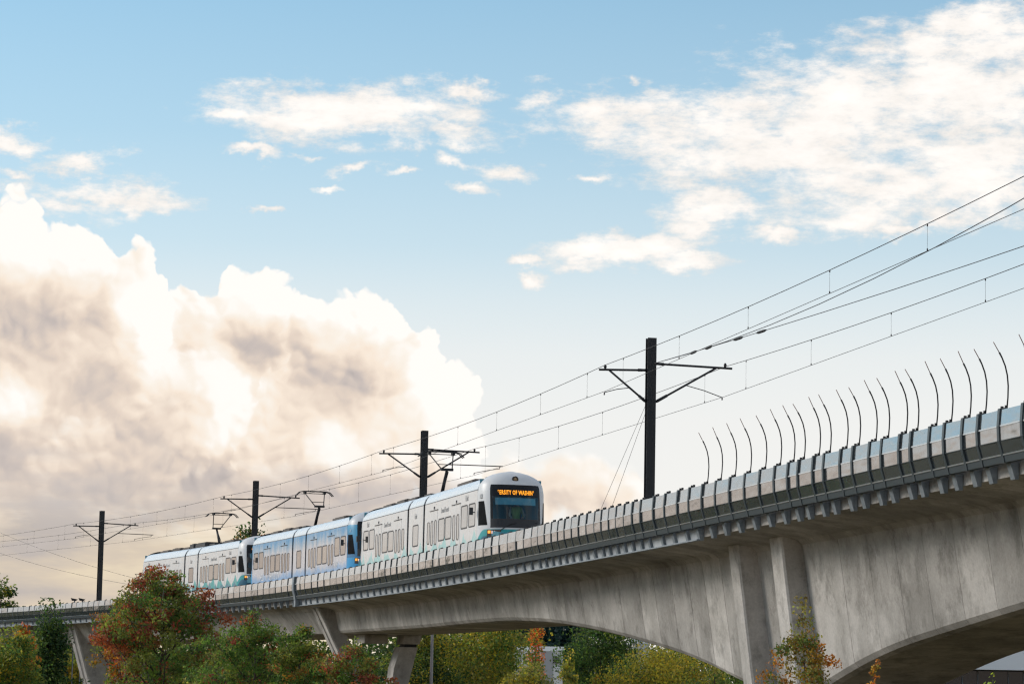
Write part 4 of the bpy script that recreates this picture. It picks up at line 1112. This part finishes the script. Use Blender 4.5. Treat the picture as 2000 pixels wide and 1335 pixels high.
# ------------------------------------------------------------------ vegetation
import numpy as np
def leaf_fn(w, bs, nt):
    at_ = w.new('ShaderNodeAttribute'); at_.attribute_name = 'leaf_colour'
    out = nt.nodes['Material Output']
    w.put(bs.inputs['Base Color'], at_.outputs['Color']); bs.inputs['Roughness'].default_value = 0.55; bs.inputs['Specular IOR Level'].default_value = 0.25
    tr = w.new('ShaderNodeBsdfTranslucent'); w.put(tr.inputs[0], w.mix(1.0, at_.outputs['Color'], (1.5, 1.5, 0.9), 'MULTIPLY'))
    mx = w.new('ShaderNodeMixShader'); mx.inputs[0].default_value = 0.48
    nt.links.new(bs.outputs[0], mx.inputs[1]); nt.links.new(tr.outputs[0], mx.inputs[2]); nt.links.new(mx.outputs[0], out.inputs[0])
M_LEAF = mat('leaves', fn=leaf_fn)
def bark_fn(w, bs, nt):
    tc = w.new('ShaderNodeTexCoord').outputs['Object']
    w.put(bs.inputs['Base Color'], w.mix(w.remap(w.noise(w.v('MULTIPLY', tc, (8, 8, 1.5)), 1, 4), 0.35, 0.65), (0.045, 0.035, 0.028), (0.12, 0.095, 0.075)))
M_BARK = mat('bark', rough=0.9, fn=bark_fn)

def leaf_mesh(name, centres, sizes, cols, rng, droop=0.0):
    n = len(centres)
    u = rng.normal(size=(n, 3)); u[:, 2] -= droop; u /= np.linalg.norm(u, axis=1)[:, None]
    q = rng.normal(size=(n, 3)); v = np.cross(u, q); v /= np.linalg.norm(v, axis=1)[:, None]
    a = sizes[:, None]
    P_ = np.empty((n, 4, 3)); P_[:, 0] = centres - u * a * 0.5; P_[:, 1] = centres + v * a * 0.30 + u * a * 0.05; P_[:, 2] = centres + u * a * 0.55; P_[:, 3] = centres - v * a * 0.30 + u * a * 0.05
    me = bpy.data.meshes.new(name)
    me.vertices.add(4 * n); me.vertices.foreach_set('co', P_.reshape(-1).astype(np.float32))
    me.loops.add(4 * n); me.loops.foreach_set('vertex_index', np.arange(4 * n, dtype=np.int32))
    me.polygons.add(n); me.polygons.foreach_set('loop_start', np.arange(0, 4 * n, 4, dtype=np.int32)); me.polygons.foreach_set('loop_total', np.full(n, 4, dtype=np.int32))
    me.update(calc_edges=True)
    ca = me.color_attributes.new('leaf_colour', 'FLOAT_COLOR', 'POINT')
    c4 = np.ones((n, 4, 4), dtype=np.float32); c4[:, :, :3] = cols[:, None, :]
    ca.data.foreach_set('color', c4.reshape(-1))
    me.materials.append(M_LEAF)
    return me
GREEN = [(0.055, 0.095, 0.024), (0.075, 0.115, 0.03), (0.04, 0.075, 0.022), (0.10, 0.12, 0.03)]
DARK = [(0.022, 0.045, 0.018), (0.032, 0.06, 0.02), (0.018, 0.036, 0.018), (0.05, 0.075, 0.02)]
YELLOW = [(0.20, 0.17, 0.025), (0.15, 0.15, 0.03), (0.25, 0.19, 0.03), (0.10, 0.12, 0.03)]
OLIVE = [(0.12, 0.12, 0.035), (0.09, 0.105, 0.03), (0.17, 0.15, 0.05), (0.065, 0.085, 0.028)]
RED = [(0.17, 0.042, 0.028), (0.20, 0.06, 0.03), (0.13, 0.036, 0.026), (0.16, 0.075, 0.03)]
RUST = [(0.25, 0.095, 0.02), (0.18, 0.085, 0.02), (0.12, 0.09, 0.025), (0.22, 0.13, 0.03)]
ORANGE = [(0.36, 0.10, 0.02), (0.30, 0.065, 0.02), (0.34, 0.15, 0.03)]
LIME = [(0.20, 0.28, 0.03), (0.25, 0.30, 0.04), (0.15, 0.22, 0.03)]
BLUEGREEN = [(0.018, 0.045, 0.05), (0.022, 0.052, 0.055), (0.014, 0.036, 0.044)]

def tree(name, label, px, py, dist, wpx, pal, n, leaf, seed, shape='round', accent=None, acc_p=0.0, limbs=11, spread=0.16, t0=0.18, group=None, cat='tree', tipfn=None, gapiness=0.0, lean=0.0, trunk_r=None):
    rng = np.random.default_rng(seed); rnd = random.Random(seed)
    top = place(px, py, dist); H = top.z; W = wpx * dist / FPX / 2
    root = empty(name, (top.x - lean, top.y, 0.0)); tag(root, label, cat, group)
    b = MB(); r0 = trunk_r or max(0.05, H * 0.016)
    wob = [V(rnd.uniform(-1, 1), rnd.uniform(-1, 1), 0) * W * 0.07 for _ in range(7)]
    def tk(t): 
        i = min(5, int(t * 6)); k = t * 6 - i
        return V(lean * t, 0, H * t * 0.97) + wob[i].lerp(wob[i + 1], k) * min(1, t * 3)
    b.tube([tk(i / 12) for i in range(13)], [r0 * (1 - 0.9 * i / 12) for i in range(13)], 7)
    def squash(z):
        z0 = 0.62 * H
        return z if z < z0 else min(z0 + (z - z0) * (H - z0) / (H + 0.35 * W - z0), H)
    tips = [tk(1.0), tk(0.97), tk(0.92)]; tipw = [0.6, 0.6, 0.7]
    for li in range(limbs):
        t = t0 + (0.97 - t0) * (li + rnd.random() * 0.7) / limbs
        a = li * 2.399 + rnd.uniform(-0.4, 0.4)
        tt = (t - t0) / (1 - t0)
        if shape == 'round': env = math.sqrt(max(0.05, 1 - ((tt - 0.40) / 0.66) ** 2))
        elif shape == 'cone': env = max(0.10, 1.05 - tt) 
        elif shape == 'column': env = 0.9 * min(1, (1.03 - tt) * 3.2)
        else: env = 0.45 + 0.55 * math.sin(math.pi * min(1, tt + 0.15))
        L = W * env * rnd.uniform(0.72, 1.12)
        rise = {'round': 0.55, 'cone': 0.18, 'column': 2.2, 'vase': 1.1}[shape] * L * rnd.uniform(0.7, 1.2)
        rise = min(rise, H - t * H * 0.97 + 0.2 * W)
        p0 = tk(t); d = V(math.cos(a) * L, math.sin(a) * L, rise)
        mid = p0 + d * 0.5 + V(0, 0, -0.08 * L)
        p1 = p0 + d
        p1.z = squash(p1.z); mid.z = min(mid.z, p1.z)
        b.tube([p0, mid, p1], [r0 * 0.42 * (1 - t * 0.6), r0 * 0.26 * (1 - t * 0.6), r0 * 0.08], 5)
        ns = 3 + int(L / max(W, 0.01) * 5)
        for k in range(ns):
            f = 0.30 + 0.70 * (k + rnd.random()) / ns
            q = (p0.lerp(mid, f * 2) if f < 0.5 else mid.lerp(p1, f * 2 - 1))
            e = V(rnd.gauss(0, 1), rnd.gauss(0, 1), rnd.gauss(0.25, 0.7)).normalized() * W * rnd.uniform(0.14, 0.40)
            e.z = squash(q.z + e.z) - q.z
            b.tube([q, q + e], [r0 * 0.10, r0 * 0.03], 4)
            tips.append(q + e); tipw.append(rnd.uniform(0.5, 1.3)); 
            if rnd.random() > gapiness: tips.append(q + e * 0.5); tipw.append(rnd.uniform(0.3, 0.9))
    b.build('trunk', M_BARK, root)
    T = np.array([tuple(t) for t in tips]); zm = T[:, 2].max(); hc = H - 0.06 * W; T[:, 2] = np.where((T[:, 2] > 0.62 * H) & (zm > hc), 0.62 * H + (T[:, 2] - 0.62 * H) * (hc - 0.62 * H) / max(zm - 0.62 * H, 1e-3), T[:, 2]); wgt = np.array(tipw); wgt /= wgt.sum()
    idx = rng.choice(len(T), size=n, p=wgt)
    sg = spread * W
    C_ = T[idx] + np.clip(rng.normal(size=(n, 3)), -1.7, 1.7) * np.array([sg, sg, sg * 0.75])
    C_[:, 2] = np.maximum(C_[:, 2], 0.25)
    pal_ = np.array(pal); tipcol = pal_[rng.integers(len(pal_), size=len(T))]
    if accent is not None:
        acc = np.array(accent)
        for k in range(len(T)):
            pr_ = acc_p if tipfn is None else tipfn(T[k][0] / max(W, 1e-3), T[k][2] / H)
            if rng.random() < pr_: tipcol[k] = acc[rng.integers(len(acc))]
    cols = 1.9 * tipcol[idx] * rng.uniform(0.62, 1.45, size=(n, 1)) * rng.uniform(0.9, 1.1, size=(n, 3))
    sizes = leaf * rng.uniform(0.6, 1.35, size=n)
    o = bpy.data.objects.new('crown', leaf_mesh('crown', C_, sizes, cols, rng, 0.25)); link(o, root)
    return root

# foreground row in front of the viaduct
tree('maple_tree', 'large maple turning red among green leaves, in front of the rear train car', 318, 1100, 100, 275, GREEN + OLIVE[:2], 26000, 0.105, 11, 'vase', RED, 0.3, limbs=38, spread=0.07, t0=0.14, lean=-0.2, gapiness=0.35,
     tipfn=lambda x, z: 0.12 + 0.55 * max(0, -x - 0.1) + (0.35 if x > 0.45 else 0) + (0.25 if z > 0.85 else 0))
tree('maple_tree', 'thin red-leaved maple leaning left of the large maple', 256, 1132, 103, 130, RED + RUST, 6500, 0.10, 12, 'vase', GREEN, 0.25, limbs=14, spread=0.12, t0=0.3, gapiness=0.5)
tree('young_tree', 'tall green shrub tree with a spiky top under the blue train car', 500, 1186, 92, 190, GREEN, 14000, 0.085, 13, 'vase', RED, 0.10, limbs=24, spread=0.085, t0=0.2)
tree('young_tree', 'green shrub tree with brown tips below the expansion joint', 588, 1214, 90, 150, GREEN + OLIVE[:1], 11000, 0.085, 14, 'vase', RED + RUST, 0.10, limbs=22, spread=0.09, t0=0.2)
tree('young_tree', 'reddish green shrub tree left of the pale pier leg', 690, 1243, 88, 170, GREEN + OLIVE[:2], 11500, 0.085, 15, 'round', RED, 0.26, limbs=24, spread=0.09, t0=0.2)
tree('young_tree', 'olive shrub filling the gap right of the large maple', 445, 1242, 94, 150, OLIVE + GREEN, 10000, 0.085, 16, 'round', RED, 0.15, limbs=14, spread=0.17, t0=0.2)
tree('dark_tree', 'dark evergreen tree with a thin pointed tip at far left', 98, 1172, 126, 130, DARK, 18000, 0.13, 17, 'cone', limbs=20, spread=0.22, t0=0.12)
tree('yellow_tree', 'yellow-green tree in the bottom left corner', 18, 1225, 116, 130, YELLOW + GREEN, 15000, 0.12, 18, 'round', ORANGE, 0.04, limbs=14, spread=0.22, t0=0.2)
tree('young_tree', 'orange-tipped spray of leaves over the yellow-green corner tree', 50, 1206, 118, 60, RUST + OLIVE[:1], 900, 0.17, 19, 'vase', ORANGE, 0.3, limbs=8, spread=0.2, t0=0.5)
tree('maple_sapling', 'rusty maple sapling in front of the main pier', 1572, 1158, 52, 225, OLIVE + RUST[1:3], 7500, 0.058, 20, 'cone', RUST + YELLOW[:1], 0.35, limbs=18, spread=0.085, t0=0.30, gapiness=0.6, trunk_r=0.022)
tree('maple_sapling', 'slim rusty twig of leaves under the right soffit', 1712, 1280, 50, 80, RUST, 620, 0.055, 21, 'vase', ORANGE, 0.25, limbs=8, spread=0.09, t0=0.45, gapiness=0.8, trunk_r=0.015)
tree('maple_sapling', 'bright lime sapling tip at the bottom right', 1938, 1303, 48, 60, LIME, 560, 0.06, 22, 'vase', YELLOW, 0.3, limbs=8, spread=0.12, t0=0.5, gapiness=0.6, trunk_r=0.015)
# trees beyond the viaduct
tree('broad_tree', 'broad green and gold tree under the middle of the arch', 925, 1180, 205, 235, GREEN + OLIVE, 30000, 0.19, 31, 'round', YELLOW, 0.42, limbs=20, spread=0.20, t0=0.10)
tree('broad_tree', 'dark green and gold tree right of the pale pier leg', 826, 1195, 200, 130, DARK + OLIVE[:2], 16000, 0.18, 32, 'round', YELLOW, 0.22, limbs=16, spread=0.2, t0=0.1)
tree('pale_shrub', 'pale olive shrub in front of the white warehouse', 1030, 1288, 195, 100, OLIVE, 9000, 0.16, 33, 'round', YELLOW, 0.25, limbs=12, spread=0.22, t0=0.1)
tree('columnar_tree', 'narrow flame orange tree under the arch', 1048, 1196, 300, 24, ORANGE, 2600, 0.22, 34, 'column', RED, 0.15, limbs=16, spread=0.5, t0=0.28)
tree('young_tree', 'small green bush at the foot of the flame orange tree', 1046, 1272, 285, 40, OLIVE + GREEN, 1500, 0.24, 35, 'round', YELLOW, 0.2, limbs=9, spread=0.3, t0=0.2)
tree('broad_tree', 'dense dark green tree right of the flame orange tree', 1178, 1190, 215, 150, DARK, 24000, 0.18, 36, 'round', GREEN, 0.35, limbs=20, spread=0.22, t0=0.08)
tree('young_tree', 'small yellow-green tree in front of the warehouse corner', 1112, 1266, 190, 50, OLIVE + YELLOW, 2400, 0.20, 37, 'cone', limbs=11, spread=0.25, t0=0.15)
tree('young_tree', 'small golden shrub at the bottom under the arch', 1165, 1300, 150, 60, YELLOW, 1800, 0.14, 38, 'cone', RUST, 0.2, limbs=10, spread=0.2, t0=0.15)
tree('broad_tree', 'yellow-green tree tucked under the rising haunch', 1305, 1254, 150, 210, OLIVE + YELLOW + GREEN[:2], 26000, 0.13, 39, 'round', YELLOW[:1] + YELLOW[2:3], 0.4, limbs=18, spread=0.19, t0=0.1)
tree('broad_tree', 'low green tree beside the main pier under the haunch', 1400, 1296, 140, 130, GREEN + OLIVE, 11000, 0.12, 40, 'round', YELLOW, 0.3, limbs=12, spread=0.2, t0=0.1)
tree('dark_shrub', 'dark purple-green shrub between the dense tree and the haunch', 1238, 1290, 180, 80, DARK, 3500, 0.18, 41, 'round', limbs=10, spread=0.24, t0=0.1)
tree('poplar_tree', 'dark slender tree peeking over the train behind a mast', 491, 1010, 232, 70, DARK, 2600, 0.26, 42, 'column', RUST, 0.2, limbs=16, spread=0.30, t0=0.35)
tree('broad_tree', 'dark tree standing beyond the barrier at the left edge', 4, 1120, 262, 66, DARK + OLIVE[:2], 4200, 0.28, 43, 'round', YELLOW, 0.15, limbs=14, spread=0.24, t0=0.3)
for i, (x, y, wd, lab) in enumerate(((45, 1175, 26, 'leftmost small dark treetop above the far left barrier'), (61, 1177, 12, 'tiny treetop right of the leftmost one above the barrier'), (80, 1175, 16, 'small treetop just left of the pointed evergreen tip'), (126, 1170, 22, 'small treetop between the evergreen tip and the floodlights'), (229, 1164, 22, 'small treetop right of the far left mast'))):
    tree('distant_tree', lab, x, y, 300, wd, DARK, 420, 0.35, 50 + i, 'round', limbs=8, spread=0.3, t0=0.5, group='treetops above the far barrier')
for i, (x, y, wd, p, lab) in enumerate(((210, 1262, 110, OLIVE, 'olive tree under the approach span beside the slanting pier'), (330, 1258, 130, GREEN, 'green tree under the approach span behind the large maple'), (470, 1262, 120, DARK, 'dark tree under the approach span behind the spiky shrub'),
                                        (590, 1264, 120, OLIVE, 'olive tree under the approach span near the expansion joint'), (700, 1270, 110, DARK, 'dark tree behind the bearing block and pier leg'), (120, 1272, 100, YELLOW, 'golden tree under the approach span behind the evergreen'), (20, 1275, 120, GREEN, 'green tree under the approach span at the left edge'))):
    tree('broad_tree', lab, x, y, 250, wd, p, 3600, 0.34, 60 + i, 'round', YELLOW, 0.1, limbs=12, spread=0.24, t0=0.1)

# dense belt of trees closing the view under the spans
def _belt():
    rb_ = random.Random(9); out = []
    for i in range(150):
        x = -80 + 1640 * i / 150 + rb_.uniform(-6, 6)
        if 1050 < x < 1128: ytop = rb_.uniform(1296, 1310)
        elif 650 < x < 1050: ytop = rb_.uniform(1232, 1262)
        else: ytop = rb_.uniform(1252, 1280)
        d = rb_.uniform(380, 470); p = place(x, ytop, d); out.append((p.x, p.y, p.z, rb_.uniform(2.2, 4.2), rb_.random() < 0.25))
    return out

# wooded hill far under the arch and the woods left of the picture (mirrored in the panels)
def woods(name, spots, pal, per, leaf, seed, label):
    rng = np.random.default_rng(seed); Cs = []; cl = []; sz = []
    for (x, y, h, w_, cone) in spots:
        k = rng.random(per); a = rng.random(per) * 6.283; rr = np.sqrt(rng.random(per))
        env = (1.02 - k) if cone else np.sqrt(np.maximum(0.05, 1 - ((k - 0.45) / 0.6) ** 2))
        Cs.append(np.stack([x + np.cos(a) * rr * w_ * env, y + np.sin(a) * rr * w_ * env, h * (0.04 + 0.96 * k)], 1))
        c = np.array(pal)[rng.integers(len(pal))]
        cl.append(c * rng.uniform(0.6, 1.4, size=(per, 1))); sz.append(leaf * rng.uniform(0.6, 1.4, size=per))
    me = leaf_mesh(name, np.concatenate(Cs), np.concatenate(sz), np.concatenate(cl), rng)
    return tag(link(bpy.data.objects.new(name, me)), label, 'woods', kind='stuff')
rw = random.Random(5)
woods('distant_wood', _belt(), DARK + GREEN + OLIVE + YELLOW[:1], 900, 0.55, 70, 'belt of mixed autumn trees closing the view under the spans')
hill = []
for i in range(90):
    p = place(950 + i * 2.2 + rw.uniform(-2, 2), 1300, 900); hill.append((p.x, 900 + rw.uniform(-25, 25), place(1100, rw.uniform(1205, 1228), 900).z, rw.uniform(2.5, 4), True))
woods('distant_forest', hill, BLUEGREEN, 260, 1.6, 71, 'dark blue-green conifer wood far behind the warehouse')
lw = []
for i in range(140):
    a = R(-13 - 52 * rw.random()); d = rw.uniform(230, 330); lw.append((d * math.sin(a), d * math.cos(a), d * math.tan(R(rw.uniform(1.2, 2.9))) + 1.7, rw.uniform(4, 8), rw.random() < 0.2))
woods('roadside_wood', lw, DARK + GREEN + OLIVE, 900, 1.5, 72, 'belt of mixed trees left of the viaduct, mirrored in the barrier panels')

# ------------------------------------------------------------------ buildings
def wall_fn(c):
    def fn(w, bs, nt):
        tc = w.new('ShaderNodeTexCoord').outputs['Object']
        n = w.noise(w.v('MULTIPLY', tc, (0.6, 0.6, 0.15)), 1, 5, 0.6)
        w.put(bs.inputs['Base Color'], w.mix(w.remap(n, 0.35, 0.65), tuple(q * 0.85 for q in c), c))
    return fn
M_WHITEWALL = mat('white_wall', rough=0.7, fn=wall_fn((0.74, 0.74, 0.73)))
M_OLIVEWALL = mat('olive_wall', rough=0.8, fn=wall_fn((0.20, 0.19, 0.12)))
M_DARKGLASS = mat('black_glazing', (0.012, 0.014, 0.018), 0.08, 0.0, 0.5)
M_FASCIA = mat('pale_fascia', (0.84, 0.86, 0.88), 0.5)
def building(name, label, x0, x1, ytop, dist, deep, m, roof_h=0.5):
    a, c = place(x0, ytop, dist), place(x1, ytop, dist); h = max(a.z, c.z)
    root = empty(name, ((a.x + c.x) / 2, dist, 0)); tag(root, label, 'building')
    w_ = (c.x - a.x) / 2
    b = MB(); b.box((-w_, 0, 0), (w_, deep, h - roof_h)); b.build('wall', m, root)
    b = MB(); b.box((-w_ - 0.15, -0.15, h - roof_h + 0.003), (w_ + 0.15, deep + 0.15, h)); b.build('roof_edge', M_FASCIA if m is not M_OLIVEWALL else M_OLIVEWALL, root)
    return root, w_, h
wr, ww, wh = building('warehouse', 'white warehouse behind the flame orange tree', 1008, 1100, 1262, 330, 30, M_WHITEWALL)
for k, (x, z) in enumerate(((1086, 1288),)):
    p = place(x, z, 329.9)
    b = MB(); b.box((-0.42, -0.05, -0.42), (0.42, 0.05, 0.42)); wo = b.build('window', mat('window_frame_grey', (0.45, 0.46, 0.48), 0.5), wr); wo.location = p - wr.location
    for i in range(3):
        for j in range(3):
            b = MB(); b.box((-0.36 + i * 0.25, -0.07, -0.36 + j * 0.25), (-0.14 + i * 0.25, -0.052, -0.14 + j * 0.25)); b.build('pane', M_DARKGLASS, wo)
b = MB(); b.box((-0.6, -0.02, -5), (0.6, 0.05, 0)); shadow_strip = b.build('wall_shadow', mat('shadow_grey', (0.36, 0.36, 0.37), 0.6), wr); pz = place(1070, 1272, 329.9); shadow_strip.location = pz - wr.location  # vertical shadow on the white wall, drawn as a dark grey strip
building('annex', 'white building glimpsed beside the dense tree under the haunch', 1236, 1268, 1246, 305, 20, M_WHITEWALL)
building('shed', 'olive shed below the white building under the haunch', 1226, 1244, 1268, 290, 12, M_OLIVEWALL, 0.3)
rb = place(1790, 1300, 150); rc = place(2150, 1300, 150)
ro = empty('glazed_building', ((rb.x + rc.x) / 2, 150, 0)); tag(ro, 'dark glazed building with pale fascia at bottom right', 'building')
rw2 = (rc.x - rb.x) / 2; ft_, fb_ = place(1960, 1268, 150).z, place(1960, 1308, 150).z
b = MB(); b.box((-rw2, 0.2, 0), (rw2, 18, fb_)); b.build('wall', M_BLACK, ro)
b = MB(); b.box((-rw2 - 0.4, -0.6, fb_ + 0.004), (rw2 + 0.4, 18.4, ft_)); b.build('fascia', M_FASCIA, ro)
for i in range(12):
    x = -rw2 + 2 * rw2 * i / 12
    b = MB(); b.box((x + 0.04, 0.10, 0.1), (x + 2 * rw2 / 12 - 0.04, 0.19, fb_ - 0.05)); b.build('pane', M_DARKGLASS, ro)
    b = MB(); b.box((x - 0.03, 0.06, 0.0), (x + 0.03, 0.20, fb_ - 0.01)); b.build('mullion', mat('mullion_grey', (0.10, 0.11, 0.12), 0.5) if i == 0 else bpy.data.materials['mullion_grey'], ro)

# ------------------------------------------------------------------ small street things
lp = place(845, 1200, 176)
root = empty('lamp_post', (lp.x, lp.y, 0)); tag(root, 'slim grey lamp post in front of the gold tree under the arch', 'lamp post')
b = MB(); b.tube([V(0, 0, 0), V(0, 0, 3), V(0, 0, lp.z)], [0.11, 0.10, 0.075], 8); b.build('post', mat('post_grey', (0.24, 0.22, 0.21), 0.6), root)
b = MB(); b.tube([V(0, 0, lp.z - 0.05), V(0.3, 0, lp.z + 0.25), V(1.0, 0, lp.z + 0.3)], 0.04, 6); b.build('arm', M_GALV, root)
b = MB(); b.box((0.8, -0.12, lp.z + 0.18), (1.4, 0.12, lp.z + 0.30)); b.build('lantern', M_GALV, root)
for x, lab in ((146, 'left one of two small floodlights above the far barrier'), (161, 'right one of two small floodlights above the far barrier')):
    p = place(x, 1170, 236)
    root = empty('floodlight', (p.x, p.y, 0)); tag(root, lab, 'floodlight', 'floodlights above the far barrier')
    b = MB(); b.tube([V(0, 0, 0), V(0, 0, p.z - 0.08)], 0.05, 6); b.build('post', M_GALV, root)
    b = MB(); b.hexa([V(-0.30, -0.12, p.z + 0.12), V(0.22, -0.16, p.z + 0.02), V(0.22, 0.12, p.z + 0.02), V(-0.30, 0.12, p.z + 0.12), V(-0.20, -0.12, p.z - 0.10), V(0.10, -0.12, p.z - 0.10), V(0.10, 0.1, p.z - 0.08), V(-0.2, 0.1, p.z - 0.08)]); b.build('lamp_head', M_BLACK, root)
